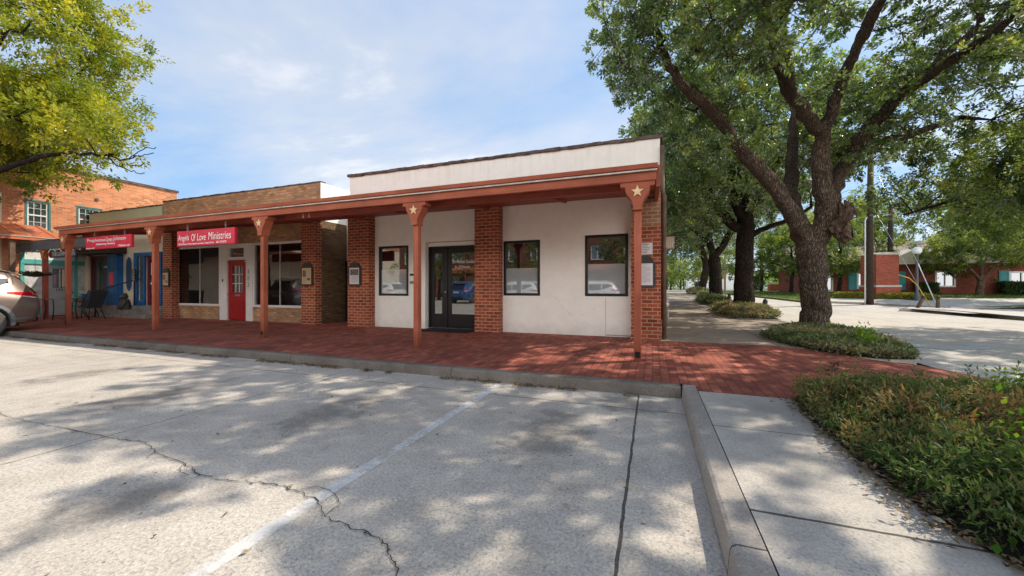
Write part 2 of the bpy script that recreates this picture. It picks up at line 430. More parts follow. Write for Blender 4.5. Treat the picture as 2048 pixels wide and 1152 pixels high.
M['old_brick'] = brick('old_pier_brick', (.42,.20,.09), (.33,.14,.07), (.45,.35,.27), .215, .082, .012, stain=.45)
M['orange_brick'] = brick('orange_brick', (.72,.30,.145), (.60,.215,.10), (.62,.40,.28), .21, .075, .008, stain=.3)
M['dark_brick'] = brick('dark_brick', (.24,.075,.05), (.17,.05,.035), (.3,.22,.18), .21, .075, .009, stain=.3)
M['house_brick'] = brick('house_brick', (.27,.055,.03), (.19,.04,.026), (.25,.13,.10), .21, .078, .01, stain=.2)
M['monument_brick'] = brick('monument_brick', (.45,.10,.05), (.36,.07,.04), (.36,.17,.12), .21, .078, .01, stain=.15)
M['alley_brick'] = brick('alley_brick', (.21,.13,.065), (.15,.095,.05), (.12,.08,.055), .21, .078, .008, stain=.45)
M['walk_brick'] = brick('walk_brick', (.50,.155,.10), (.33,.09,.062), (.16,.085,.065), .20, .10, .006, rot=True, stain=.6, bd=.004)
M['cream'] = paint('cream_wall', (.74,.64,.49), .08, 1.5, .85, .4, 50, grime=.15)
M['green_wall'] = paint('pale_green_wall', (.52,.52,.36), .06, 1.2, .85, .4, 50, grime=.12)
M['black'] = paint('black_frame', (.012,.011,.011), .2, 5, .38, .05, 60)
M['iron'] = paint('black_iron', (.015,.015,.016), .3, 8, .5, .2, 60)
M['white_trim'] = paint('white_trim', (.76,.73,.69), .06, 4, .55, .2, 40, grime=.18)
M['red_door'] = paint('red_door_paint', (.36,.012,.016), .12, 3, .35, .08, 40)
M['dark_red'] = paint('maroon_paint', (.16,.012,.02), .15, 4, .4, .1)
M['blue'] = paint('blue_paint', (.012,.11,.30), .15, 4, .5, .12, grime=.2)
M['blue_dark'] = paint('dark_blue_paint', (.015,.05,.12), .15, 4, .5, .12, grime=.2)
M['teal'] = paint('teal_paint', (.09,.40,.37), .12, 4, .5, .12, grime=.15)
M['teal_dark'] = paint('deep_teal_paint', (.035,.17,.16), .12, 4, .5, .12, grime=.15)
M['shutter'] = paint('shutter_teal', (.02,.25,.27), .1, 4, .5, .1)
M['sign_red'] = paint('sign_red_paint', (.62,.022,.055), .08, 2, .4, .06, 40)
M['letter'] = paint('white_lettering', (.88,.87,.85), .03, 5, .5, 0)
M['ink'] = paint('dark_lettering', (.03,.028,.03), .1, 5, .5, 0)
M['grey_letter'] = paint('grey_lettering', (.26,.25,.24), .1, 5, .5, 0)
M['star'] = paint('gold_star', (.80,.55,.30), .12, 8, .55, .2, 40, grime=.2)
M['gutter'] = paint('galvanised_strip', (.55,.50,.46), .2, 8, .4, .1, metal=.3, grime=.3)
M['chain'] = paint('steel_chain', (.45,.43,.42), .15, 20, .35, .1, metal=.8)
M['marker'] = paint('cast_dark_frame', (.06,.05,.045), .3, 14, .6, .5, 50)
M['paper_tan'] = paint('tan_poster', (.62,.44,.24), .1, 6, .6, 0)
M['paper_white'] = paint('white_poster', (.72,.68,.67), .06, 6, .6, 0)
M['photo_grey'] = paint('poster_photo', (.17,.15,.14), .6, 22, .6, 0)
M['film'] = None
M['mat_black'] = paint('rubber_mat', (.014,.013,.014), .3, 25, .9, .6, 120)
M['wood'] = paint('weathered_timber', (.16,.10,.065), .3, 6, .85, .4, 40)
M['pole_wood'] = paint('utility_pole_wood', (.055,.038,.028), .35, 6, .9, .5, 30)
M['pole_tan'] = paint('tan_pole_wood', (.26,.18,.12), .25, 6, .9, .4, 30)
M['white_pipe'] = paint('white_conduit', (.75,.75,.73), .08, 6, .5, .1)
M['grey_metal'] = paint('grey_sheet_metal', (.12,.135,.15), .15, 4, .5, .15, 30, metal=.2, grime=.2)
M['orange_metal'] = paint('orange_roof_metal', (.52,.15,.065), .14, 3, .45, .1, grime=.2)
M['brown_shingle'] = paint('brown_awning', (.05,.028,.02), .35, 9, .85, .4, 30)
M['yellow'] = paint('yellow_guard', (.75,.42,.03), .1, 5, .5, .05)
M['limestone'] = paint('limestone_cap', (.62,.58,.50), .12, 4, .85, .3, 40)
M['step_stone'] = paint('step_stone', (.26,.22,.19), .3, 5, .9, .5, 40, grime=.3)
M['tan_panel'] = paint('tan_metal_box', (.50,.38,.27), .12, 4, .6, .1)
M['house_trim'] = paint('house_trim', (.70,.62,.50), .06, 4, .7, .1)
M['roof_shingle'] = paint('roof_shingles', (.30,.25,.19), .25, 9, .9, .4, 25)
M['fence_wood'] = paint('fence_boards', (.13,.10,.075), .4, 5, .9, .3)
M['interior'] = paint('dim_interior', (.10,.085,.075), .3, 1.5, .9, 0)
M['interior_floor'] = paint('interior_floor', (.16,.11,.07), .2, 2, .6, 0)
M['box_wood'] = paint('plywood_box', (.35,.22,.12), .2, 5, .7, .1)
M['glass_dark'] = glass('dark_glass', (.012,.014,.016), .22)
M['glass_shop'] = glass('shop_glass', (.02,.02,.02), .13, .75)
M['glass_car'] = glass('car_glass', (.008,.009,.010), .16)
M['glass_house'] = glass('house_glass', (.10,.12,.12), .25)
M['film'] = glass('frosted_film', (.33,.37,.38), .16)
M['globe'] = paint('milk_glass_globe', (.92,.92,.9), .02, 4, .25, 0)
M['sling'] = paint('sling_fabric', (.045,.055,.065), .2, 20, .7, .3, 150)
M['dirt'] = ground_mat('bed_soil', (.045,.032,.024), (.02,.015,.012), .5, 1.5, .8, None, .5)
M['bark'] = bark('oak_bark', (.15,.115,.088))
M['bark_dark'] = bark('oak_bark_dark', (.055,.042,.034), .9)
M['bark_pale'] = bark('crape_bark', (.22,.16,.12), .8)
M['wound'] = paint('bare_wood_wound', (.15,.10,.07), .6, 9, .9, .9, 22, grime=.5)
M['car_paint'] = paint('tan_metallic', (.25,.20,.165), .02, 3, .32, 0, metal=.55, coat=1)
M['car_white'] = paint('white_car_paint', (.82,.82,.82), .02, 3, .3, 0, coat=1)
M['car_blue'] = paint('blue_car_paint', (.02,.08,.24), .02, 3, .3, 0, coat=1)
M['cladding'] = paint('grey_cladding', (.20,.215,.225), .08, 6, .5, .05)
M['rubber'] = paint('tyre_rubber', (.10,.09,.078), .18, 12, .85, .2, 60)
M['alloy'] = paint('alloy_rim', (.62,.62,.63), .05, 6, .28, 0, metal=.85)
M['dark_plastic'] = paint('dark_plastic', (.012,.012,.014), .1, 6, .5, .05)
M['tail'] = paint('tail_light', (.50,.006,.012), .1, 6, .12, 0, coat=1)
M['lamp_clear'] = paint('clear_lamp', (.75,.75,.76), .05, 6, .1, 0, coat=1)
# ------------------------------------------------------------------ terrain: the land rises gently away from the square
PROF = [(17,0),(22,.12),(26,.38),(32,.62),(52,.75),(120,1.05),(400,1.12),(4000,1.12)]
def zg(x, y):
    d = min(-.347*x + .938*y, 1.05*y)
    if d <= 17: return 0.0
    for (a, b), (c, e) in zip(PROF, PROF[1:]):
        if d <= c: return b + (e-b)*(d-a)/(c-a)
    return 1.12

def sheet(name, poly, mat, dz, step=1.6, parent=None, kind='structure', skirt=0, **kw):
    """polygon draped over the terrain: split on a grid, lifted by dz; skirt drops a vertical edge all round"""
    import bmesh
    bm = bmesh.new()
    vs = [bm.verts.new((x, y, 0)) for x, y in poly]
    bm.faces.new(vs)
    bmesh.ops.triangulate(bm, faces=bm.faces[:])
    xs = [p[0] for p in poly]; ys = [p[1] for p in poly]
    if step:
        for ax, lo, hi in ((0, min(xs), max(xs)), (1, min(ys), max(ys))):
            k = math.ceil(lo/step)*step
            while k < hi:
                if k > lo + 1e-4:
                    no = (1,0,0) if ax == 0 else (0,1,0); co = (k,0,0) if ax == 0 else (0,k,0)
                    bmesh.ops.bisect_plane(bm, geom=bm.verts[:]+bm.edges[:]+bm.faces[:], plane_co=co, plane_no=no)
                k += step
    f = dz if callable(dz) else (lambda x, y: dz)
    for v in bm.verts: v.co.z = zg(v.co.x, v.co.y) + f(v.co.x, v.co.y)
    bmesh.ops.recalc_face_normals(bm, faces=bm.faces[:])
    if sum(q.normal.z for q in bm.faces) < 0: bmesh.ops.reverse_faces(bm, faces=bm.faces[:])
    if skirt:
        ed = [e for e in bm.edges if e.is_boundary]
        r = bmesh.ops.extrude_edge_only(bm, edges=ed)
        for v in [g for g in r['geom'] if isinstance(g, bmesh.types.BMVert)]: v.co.z -= skirt
    me = bpy.data.meshes.new(name); bm.to_mesh(me); bm.free(); me.update(); box_uv(me)
    me.materials.append(mat)
    o = bpy.data.objects.new(name, me); COL.objects.link(o)
    if parent: o.parent = parent
    return tag(o, kind=kind, **kw)

M['lot'] = ground_mat('exposed_concrete', (.62,.56,.48), (.49,.44,.375), .72, 1.0, .6,
                      [('x', -.15, .009), ('y', 4.05, .007), ('x', -4.0-.25, .006), ('x', -9.2, .007), ('x', -14.3, .007), ('y', -1.6, .008)], .55, [(-2.98,2.9,.5,1.0),(-.85,3.1,.5,.9),(-5.3,2.7,.5,1.1),(-2.9,1.2,.35,.5),(-7.6,2.9,.5,1.0),(-.2,4.2,.5,.4)])
M['kerb'] = ground_mat('kerb_concrete', (.27,.23,.19), (.10,.085,.07), .5, 1.2, .5, [('x', -2.6, .005), ('x', -5.6, .005), ('x', -8.6, .005), ('x', -11.6, .005), ('y', 1.9, .005)], .7)
M['kerb_side'] = ground_mat('kerb_concrete_clean', (.46,.41,.355), (.30,.265,.23), .5, 1.2, .4, [('y', 1.86, .005), ('y', -1.2, .005)], .5)
M['sidewalk'] = ground_mat('sidewalk_concrete', (.58,.53,.46), (.45,.41,.36), .45, 1.3, .35, [('y', 2.18, .010), ('y', 3.42, .006), ('y', .9, .010), ('y', -.4, .01)], .5)
M['side_path'] = ground_mat('path_concrete', (.42,.345,.27), (.30,.245,.195), .4, 1.0, .35, [('y', 10.5, .01), ('y', 12.6, .01), ('y', 14.7, .01), ('y', 16.8, .01), ('y', 19, .01), ('y', 22, .01), ('x', 2.25, .012)], .5)
M['road'] = ground_mat('pale_road', (.62,.575,.51), (.48,.445,.40), .45, .8, .3, [('x', 8.4, .012)], .5)
M['far_pave'] = ground_mat('pale_pavement', (.60,.57,.51), (.48,.45,.41), .3, .8, .2, None, .3)
M['lawn'] = ground_mat('lawn_base', (.13,.17,.04), (.075,.11,.028), .5, 1.0, .6, None, .6)
M['earth'] = ground_mat('open_ground', (.16,.17,.07), (.10,.11,.05), .4, .3, .4, None, .6)

def worn(name, c, amt=.5):
    """road paint worn through to the surface below"""
    m, nt = nodes(name)
    tc = N(nt, 'ShaderNodeTexCoord'); ob = tc.outputs['Object']
    n = noise(nt, ob, 9, 6, .75); n2 = noise(nt, ob, .9, 3)
    k = math_(nt, 'ADD', math_(nt, 'MULTIPLY', n.outputs[0], .7), math_(nt, 'MULTIPLY', n2.outputs[0], .5))
    fac = ramp(nt, k, [(amt-.06, (0,0,0)), (amt+.10, (1,1,1))])
    p = N(nt, 'ShaderNodeBsdfDiffuse'); p.inputs['Color'].default_value = (*c, 1)
    t = N(nt, 'ShaderNodeBsdfTransparent')
    mx = N(nt, 'ShaderNodeMixShader'); L(nt, math_(nt, 'MULTIPLY', fac.outputs[0], .68), mx.inputs[0]); L(nt, t.outputs[0], mx.inputs[1]); L(nt, p.outputs[0], mx.inputs[2])
    o = N(nt, 'ShaderNodeOutputMaterial'); L(nt, mx.outputs[0], o.inputs[0])
    return m
M['line_paint'] = worn('worn_white_line', (.82,.81,.78), .54)
M['line_faint'] = worn('faint_white_line', (.80,.80,.78), .63)
M['arrow_paint'] = worn('worn_road_arrow', (.62,.66,.68), .44)
M['crack'] = paint('crack_shadow', (.06,.052,.045), .3, 10, .95, .3)

gx = [-900,-500,-260,-140] + [-80+6*i for i in range(32)] + [140,260,500,900]; gy = [-600,-300,-120] + [-60+6*i for i in range(37)] + [190,260,400,800,1500]
gm_ = MB(); gm_.v = [(x, y, zg(x, y) - .16) for y in gy for x in gx]
gm_.f = [[j*len(gx)+i, j*len(gx)+i+1, (j+1)*len(gx)+i+1, (j+1)*len(gx)+i] for j in range(len(gy)-1) for i in range(len(gx)-1)]; gm_.sm = [True]*len(gm_.f)
gm_.build('ground', M['earth'], kind='structure')
lot = sheet('parking_lot', [(-60,-40),(.30,-40),(.30,4.62),(-60,4.62)], M['lot'], 0, 0)
road = sheet('road', [(4.12,-40),(60,-40),(60,78),(-60,78),(-60,62),(4.12,62)], M['road'], -.012, 2.0)
sheet('side_path', [(.17,8.5),(4.12,8.5),(4.12,46),(.17,46)], M['side_path'], .125, 2.0, skirt=.14)
walk = sheet('brick_walk', [(-24,4.75),(.45,4.75),(.45,4.5),(1.3,4.5),(1.55,4.9),(3.2,4.9),(4.3,4.9),(4.3,6.3),(3.95,7.35),(3.2,7.9),(2.1,8.5),(-24,8.5)],
             M['walk_brick'], lambda x, y: .13 if x < 3.0 else .13 - .10*min(1, (x-3.0)/1.2), .6)
sheet('building_apron', [(-24,8.5),(.17,8.5),(.17,10),(-24,10)], M['walk_brick'], .129, 0)
sheet('sidewalk', [(.456,-12),(2.2,-12),(2.2,1.6),(1.5,2.3),(1.3,4.492),(.456,4.492)], M['sidewalk'], .13, 0)

# kerbs: swept profile with rounded arrises
def kerb(name, pts, mat, w, side, z0=-.02, z1=.13):
    mb = MB(); n = len(pts)
    r = .03
    prof = [(0, z0), (.012, z1-r), (.02, z1-.010), (r+.008, z1), (w, z1), (w, z0)]
    rings = []
    for i, p in enumerate(pts):
        a = Vector(pts[max(i-1,0)]); b = Vector(pts[min(i+1,n-1)]); t = (b-a).normalized()
        nrm = Vector((-t.y, t.x))*side
        rings.append([(p[0]+nrm.x*o, p[1]+nrm.y*o, zg(*p)+z) for o, z in prof])
    for i in range(n-1):
        for j in range(len(prof)-1):
            q = [rings[i][j], rings[i+1][j], rings[i+1][j+1], rings[i][j+1]]
            mb.poly(q if side > 0 else q[::-1])
    mb.poly(rings[0]); mb.poly(rings[-1])
    return mb.build(name, mat, kind='structure')
xs = [-60 + 1.0*i for i in range(61)] + [.296]
kerb('kerb', [(x, 4.60 + .008*math.sin(x*1.7) + .006*math.sin(x*4.1)) for x in xs], M['kerb'], .155, 1)
kerb('kerb', [(.30, 4.757)] + [(.30, 4.60 - .5*i) for i in range(45)], M['kerb_side'], .15, 1)
kerb('road_kerb', [(4.12, 13.6 + 1.0*i) for i in range(32)], M['kerb_side'], .15, 1)
# markings, joints and the long crack belong to the parking lot
def strip(name, pts, hw, mat, z, parent):
    mb = MB(); L_, R_ = [], []
    for i, p in enumerate(pts):
        a = Vector(pts[max(i-1,0)]); b = Vector(pts[min(i+1,len(pts)-1)]); t = (b-a).normalized(); n = Vector((-t.y, t.x))
        h = hw[i] if isinstance(hw, list) else hw
        L_.append((p[0]+n.x*h, p[1]+n.y*h, z)); R_.append((p[0]-n.x*h, p[1]-n.y*h, z))
    for i in range(len(pts)-1): mb.poly([R_[i], R_[i+1], L_[i+1], L_[i]])
    return mb.build(name, mat, parent)
for x, y0, mt in ((-1.83, -.6, 'line_paint'), (-4.12, -.6, 'line_faint'), (-6.45, -.6, 'line_faint'), (-8.75, -.6, 'line_faint'), (-11.05, -.6, 'line_paint'), (-13.4, -.6, 'line_faint')):
    strip('painted_line', [(x + .004*math.sin(k*3), y0 + (4.50-y0)*k/8) for k in range(9)], .048, M[mt], .004, lot)
ck = [(-7.3,1.92),(-6.6,1.80),(-5.93,1.74),(-5.34,1.73),(-4.81,1.76),(-4.15,1.77),(-3.81,1.82),(-3.49,1.74),(-3.05,1.69),(-2.81,1.64),(-2.6,1.63),(-2.39,1.68),(-2.17,1.71),(-2.03,1.7),(-1.83,1.67),(-1.65,1.56),(-1.46,1.54),(-1.25,1.52),(-1.15,1.46),(-1.02,1.36),(-.96,1.2),(-.93,1.0),(-.8,.6)]
def jag(pts, amp, n):
    out = []
    for (a, b), (c, d) in zip(pts, pts[1:]):
        for k in range(n):
            t = k/n; out.append((a+(c-a)*t + random.uniform(-amp, amp), b+(d-b)*t + random.uniform(-amp, amp)))
    return out + [pts[-1]]
jp = jag(ck, .013, 7)
strip('crack', jp, [.0011 + .0023*abs(math.sin(i*.37)*math.sin(i*.11+1)) + random.uniform(0,.002) for i in range(len(jp))], M['crack'], .007, lot)
for br in ([(-2.03,1.7),(-1.95,1.78),(-1.80,1.77),(-1.66,1.68),(-1.65,1.57)], [(-3.05,1.69),(-3.0,1.62),(-2.86,1.6)], [(-3.49,1.74),(-3.42,1.66),(-3.3,1.72)]):
    b = jag(br, .010, 5); strip('crack', b, [.0012 + random.uniform(0,.0014) for _ in b], M['crack'], .0072, lot)
# crumbled edges: small chips broken out along the crack
ch = MB()
for i in range(34):
    a = jp[random.randrange(8, len(jp)-4)]; r0 = random.uniform(.003,.008); px_, py_ = a[0]+random.uniform(-.012,.012), a[1]+random.uniform(-.012,.012)
    ch.poly([(px_+r0*random.uniform(.5,1.2)*math.cos(t)*1.5, py_+r0*random.uniform(.5,1.2)*math.sin(t), .0068+i*1e-5) for t in [2*math.pi*k/7 for k in range(7)]])
ch.build('crack_chips', M['crack'], lot)['kind'] = 'stuff'
# worn turn arrow on the road
mb = MB()
ar = [(5.0,10.55),(5.35,10.25),(5.7,10.2),(6.3,10.45),(6.75,10.95),(7.0,11.05),(6.9,11.35),(6.3,11.25),(6.35,11.05),(6.05,10.75),(5.7,10.62),(5.55,10.95)]
mb.poly([(x, y, .0) for x, y in ar]); o = mb.build('road_arrow', M['arrow_paint'], kind='structure'); o.location.z = -.003

# across the road: kerbed islands, drive and lawn
lawn = sheet('lawn', [(6.7,36),(9.2,29.3),(11.0,31.95),(13.4,34.25),(24,37.2),(60,38.2),(60,62),(6.4,62),(6.2,48)], M['lawn'], .10, 1.6, skirt=.16)
sheet('corner_pavement', [(10.5,29.8),(12.58,29.6),(14.4,28.1),(15.2,27.7),(20.5,31.4),(24.2,37.1),(13.4,34.15),(11.1,31.85)], M['far_pave'], .11, 1.6, skirt=.16)
isl = [(11.8,25.05),(12.2,24.92),(13.3,24.85),(13.25,20.2),(13.3,8),(14.6,8),(15.8,24.2),(14.5,26.7),(12.7,26.5)]
sheet('traffic_island', isl, M['far_pave'], .13, 1.6, skirt=.18)
kerb('island_kerb', [(12.72,26.45),(11.85,25.05),(12.25,24.9),(13.25,24.83),(13.22,20.2),(13.28,8)], M['kerb'], .15, 1, -.03, .14)
kerb('corner_kerb', [(11.1,31.9),(10.5,29.78),(12.58,29.58),(14.38,28.06),(15.2,27.66)], M['kerb_side'], .15, 1, -.03, .12)
sheet('grass_verge', [(.3,46),(4.0,46),(4.0,60),(.3,60)], M['lawn'], .02, 1.6)
sheet('grass_verge', [(16.0,27.9),(26,31.5),(26,33),(20.6,31.3)], M['lawn'], .125, 1.6)

# ------------------------------------------------------------------ leaves
def unit(a): return a / np.maximum(1e-9, np.linalg.norm(a, axis=1, keepdims=True))
def leaf_mesh(name, C, D, Ln, W, v, mat, parent=None, fold=.25, up=None, kind=None, label=None, cat=None, group=None, loc=None):
    """N folded four-point leaves as one mesh; attribute v drives their colour"""
    n = len(C)
    rv = RNG.normal(size=(n,3)) if up is None else up + RNG.normal(size=(n,3))*.45
    S = unit(np.cross(D, rv)); Nn = np.cross(S, D)
    Ln = Ln.reshape(-1,1); W = W.reshape(-1,1)
    mid = C + D*Ln*.45
    V = np.empty((n,4,3))
    V[:,0] = C; V[:,1] = mid + S*W*.5 + Nn*W*fold; V[:,2] = C + D*Ln; V[:,3] = mid - S*W*.5 + Nn*W*fold
    off = np.array(root_off(parent)) if parent is not None else (np.array(loc) if loc is not None else np.zeros(3))
    V -= off
    me = bpy.data.meshes.new(name)
    me.vertices.add(n*4); me.vertices.foreach_set('co', V.astype('f').ravel())
    me.loops.add(n*4); me.loops.foreach_set('vertex_index', np.arange(n*4, dtype='i'))
    me.polygons.add(n); me.polygons.foreach_set('loop_start', np.arange(0, n*4, 4, dtype='i'))
    me.update(calc_edges=True)
    at = me.attributes.new('v', 'FLOAT', 'FACE'); at.data.foreach_set('value', np.clip(v, 0, 1).astype('f'))
    me.materials.append(mat)
    o = bpy.data.objects.new(name, me); COL.objects.link(o)
    if parent is not None: o.parent = parent
    elif loc is not None: o.location = loc; WL[o.name] = Vector(loc)
    return tag(o, label, cat, group, kind)
def rdir(n, up=0.0):
    d = RNG.normal(size=(n,3)); d[:,2] += up
    return unit(d)
def vnoise(P, s, seed=0):
    """cheap smooth pseudo-noise in 0..1"""
    r = np.random.default_rng(seed); a = np.zeros(len(P))
    for k in range(5):
        w = r.normal(size=P.shape[1])*s*(1+.5*k); a += np.sin(P@w + r.uniform(0,6.28))/(1+.4*k)
    return .5 + a/5.2

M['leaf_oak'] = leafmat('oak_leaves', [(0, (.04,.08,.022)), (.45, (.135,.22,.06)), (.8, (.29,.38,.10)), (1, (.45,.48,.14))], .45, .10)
M['leaf_oak_far'] = leafmat('oak_leaves_hazy', [(0, (.045,.085,.02)), (.5, (.14,.21,.05)), (1, (.36,.38,.09))], .5, .05)
M['leaf_yellow'] = leafmat('yellow_green_leaves', [(0, (.10,.17,.018)), (.5, (.30,.34,.025)), (.8, (.50,.46,.035)), (1, (.62,.52,.06))], .5)
M['leaf_light'] = leafmat('light_green_leaves', [(0, (.06,.11,.025)), (.5, (.17,.24,.05)), (1, (.38,.39,.11))], .5)
M['leaf_bed'] = leafmat('nandina_leaves', [(0, (.03,.06,.018)), (.35, (.09,.15,.04)), (.55, (.18,.22,.07)), (.70, (.30,.22,.10)), (.85, (.40,.20,.08)), (1, (.50,.33,.13))], .35)
M['leaf_bright'] = leafmat('bright_weed_leaves', [(0, (.07,.17,.02)), (.6, (.15,.30,.03)), (1, (.30,.38,.05))], .5)
M['leaf_cover'] = leafmat('ground_cover_leaves', [(0, (.05,.085,.03)), (.35, (.17,.21,.09)), (.6, (.30,.25,.15)), (1, (.42,.31,.21))], .3)
M['leaf_brown'] = leafmat('dry_leaves', [(0, (.10,.06,.03)), (.5, (.24,.15,.08)), (.8, (.36,.28,.16)), (1, (.42,.40,.30))], .15)
M['leaf_hedge'] = leafmat('hedge_leaves', [(0, (.015,.035,.012)), (.5, (.05,.10,.025)), (1, (.13,.19,.05))], .35)
M['leaf_gold'] = leafmat('yellow_ground_cover', [(0, (.10,.14,.02)), (.5, (.30,.30,.04)), (1, (.48,.42,.06))], .35)
M['grass'] = leafmat('grass_blades', [(0, (.05,.09,.02)), (.5, (.13,.19,.04)), (1, (.26,.28,.08))], .4, .04)

def inpoly(P, poly):
    x, y = P[:,0], P[:,1]; r = np.zeros(len(P), bool); n = len(poly); j = n-1
    for i in range(n):
        xi, yi = poly[i]; xj, yj = poly[j]
        c = ((yi > y) != (yj > y)) & (x < (xj-xi)*(y-yi)/((yj-yi) or 1e-9) + xi)
        r ^= c; j = i
    return r
def edge_dist(P, poly):
    d = np.full(len(P), 1e9); n = len(poly)
    for i in range(n):
        a = np.array(poly[i]); b = np.array(poly[(i+1) % n]); ab = b-a
        t = np.clip(((P-a)@ab)/max(1e-9, ab@ab), 0, 1)
        d = np.minimum(d, np.linalg.norm(P - (a + t[:,None]*ab), axis=1))
    return d
def scatter(poly, n):
    p = np.array(poly); lo, hi = p.min(0), p.max(0); out = np.zeros((0,2))
    while len(out) < n:
        q = RNG.uniform(lo, hi, (n*2, 2)); out = np.vstack([out, q[inpoly(q, poly)]])
    return out[:n]

def low_bed(name, poly, n, base, hmax, lsize, mat, label, spray=9, seed=1, edge=.35, vfun=None, cat='ground cover', aspect=.34):
    """a bed of low leafy plants: sprays of leaflets under an uneven top, thicker towards the top and the outer face"""
    k = n // spray
    P = scatter(poly, k); ed = edge_dist(P, poly)
    top = hmax*np.clip(.45 + ed/edge*.55, 0, 1)*(.62 + .5*vnoise(P, 2.3, seed)) * (.8 + .35*vnoise(P, 9, seed+1))
    hz = top*np.where(RNG.random(k) < .7, RNG.uniform(.72, 1.02, k), RNG.uniform(.1, .8, k))
    zb = np.array([base(x, y) for x, y in P])
    cen = np.column_stack([P, zb + hz])
    tone = vnoise(P, 1.7, seed+2)*.5 + vnoise(P, 6, seed+3)*.35 + (hz/np.maximum(top, .01)-.7)*.25
    C = np.repeat(cen, spray, 0); m = len(C)
    D = rdir(m, .35)
    L_ = RNG.uniform(.5, 1.5, m)*lsize*np.repeat(RNG.uniform(.75,1.3,k), spray)
    C = C + D*lsize*.25 + RNG.normal(size=(m,3))*lsize*np.array([.7,.7,.35])
    v = np.repeat(tone, spray) + RNG.normal(size=m)*.13 - .1
    if vfun is not None: v = vfun(C, v)
    return leaf_mesh(name, C, D, L_, L_*aspect, v, mat, up=np.array([0,0,1.0]), kind='stuff', label=label)

bed = [(1.30,4.45),(1.22,3.9),(1.22,2.8),(1.26,2.25),(1.45,1.9),(1.7,1.2),(1.9,0),(4.4,0),(4.35,4.85),(1.6,4.82)]
sheet('planting_soil', bed, M['dirt'], lambda x, y: .142, 0)
low_bed('shrub_bed', bed, 160000, lambda x, y: .14, .37, .038, M['leaf_bed'], 'dense knee-high bed of green and reddish shrubs beside the concrete sidewalk', 9, 5, .4, vfun=lambda C, v: .39 + (v-.3)*1.1 + .16*np.sin(C[:,0]*2.1+C[:,1]*1.3), aspect=.27)
# shoots standing above the bed
sp_ = scatter(bed, 80); C_, D_ = [], []
for x, y in sp_:
    lean = RNG.normal(size=2)*.35; h0 = .28; 
    for k in range(16):
        t = RNG.random(); C_.append((x+lean[0]*.2*t, y+lean[1]*.2*t,   .14+h0+.13*t)); D_.append((lean[0]+RNG.normal()*.8, lean[1]+RNG.normal()*.8, .7))
m = len(C_); Ls = RNG.uniform(.035,.065,m)
leaf_mesh('shrub_shoots', np.array(C_), unit(np.array(D_)), Ls, Ls*.24, .30+np.repeat(RNG.normal(size=80)*.22, 16)+RNG.random(m)*.15, M['leaf_bed'], kind='stuff', label='thin leafy shoots standing above the shrub bed beside the sidewalk')
# bright weeds growing through the bed
def weeds(spots, n, lsize, mat, name, label, h=.5):
    Cs = []
    for (x, y, z, r) in spots:
        p = RNG.normal(size=(n,3))*np.array([r, r, .06]); Cs.append(p + np.array([x, y, z]))
    C = np.vstack(Cs); m = len(C); D = rdir(m, .2); Ls = RNG.uniform(.6,1.2,m)*lsize
    leaf_mesh(name, C, D, Ls, Ls*.6, RNG.random(m), mat, up=np.array([0,0,1.2]), kind='stuff', label=label)
weeds([(2.75,3.95,.52,.18),(3.1,3.7,.52,.2),(3.5,4.0,.5,.2),(1.75,2.45,.38,.12),(1.9,2.15,.4,.14),(1.6,2.2,.25,.1),(2.0,2.8,.48,.12),(3.9,4.3,.5,.2)], 420, .045, M['leaf_bright'], 'weeds', 'bright green leafy weeds poking up through the shrub bed')
isl1 = [(2.3,9.9),(2.4,8.9),(2.65,8.1),(2.95,7.6),(3.4,7.45),(3.8,7.6),(4.1,8.4),(4.4,9.6),(4.6,11),(4.65,12.3),(4.2,12.9),(3.6,12.7),(3.0,11.5),(2.6,10.6)]
isl2 = [(2.5,17.2),(2.8,15.5),(3.3,15.15),(4.1,15.25),(4.4,17),(4.6,20),(4.2,22),(3.2,22.3),(2.6,20.5)]
isl3 = [(2.6,25.0),(3.2,23.8),(4.0,24.0),(4.5,26.5),(4.4,29),(3.4,29.5),(2.7,28)]
isl4 = [(2.8,34),(3.4,33),(4.4,33.5),(4.6,37),(3.8,39),(2.9,38)]
def bz(x, y): return zg(x, y) + .15
def mound(poly, amp):
    cx = sum(p[0] for p in poly)/len(poly); cy = sum(p[1] for p in poly)/len(poly)
    rx = max(p[0] for p in poly)-cx; ry = max(p[1] for p in poly)-cy
    return lambda x, y: zg(x, y) + .15 + amp*max(0, 1-((x-cx)/rx)**2*.8-((y-cy)/ry)**2*.8)
for poly, n, h, ls, lab, sd in ((isl1, 40000, .13, .05, 'low mixed green and brown ground cover around the thick twisted oak trunk', 11),
                            (isl2, 16000, .30, .075, 'dry brown ground cover in the kerbed bed round the straight black trunk', 21),
                            (isl3, 9000, .34, .09, 'dark green ground cover round the forked trunk behind the straight one', 31),
                            (isl4, 5000, .36, .11, 'ground cover in the farthest tree bed along the side path', 41)):
    kp = poly + [poly[0]]
    kerb('bed_kerb', kp, M['kerb_side'], .10, 1 if sum((b[0]-a[0])*(b[1]+a[1]) for a, b in zip(kp, kp[1:])) < 0 else -1, -.03, .138 if sd == 11 else .165)
    sheet('bed_soil', poly, M['dirt'], .145, 1.6)
    brown = {11: .02, 21: .22, 31: -.12, 41: 0}[sd]
    low_bed('ground_cover', poly, n, mound(poly, .03 if sd == 11 else .12), h, ls, M['leaf_cover'], lab, 8, sd, .35, lambda C, v, b=brown: v + b + (.16*np.sin(C[:,1]*1.9+C[:,0]*2.3)), aspect=.5)
weeds([(3.55,8.5,.42,.08),(3.62,8.75,.45,.08),(3.4,8.0,.4,.05)], 90, .06, M['leaf_bright'], 'weeds', 'small bright green sprout in the ground cover in front of the thick oak')

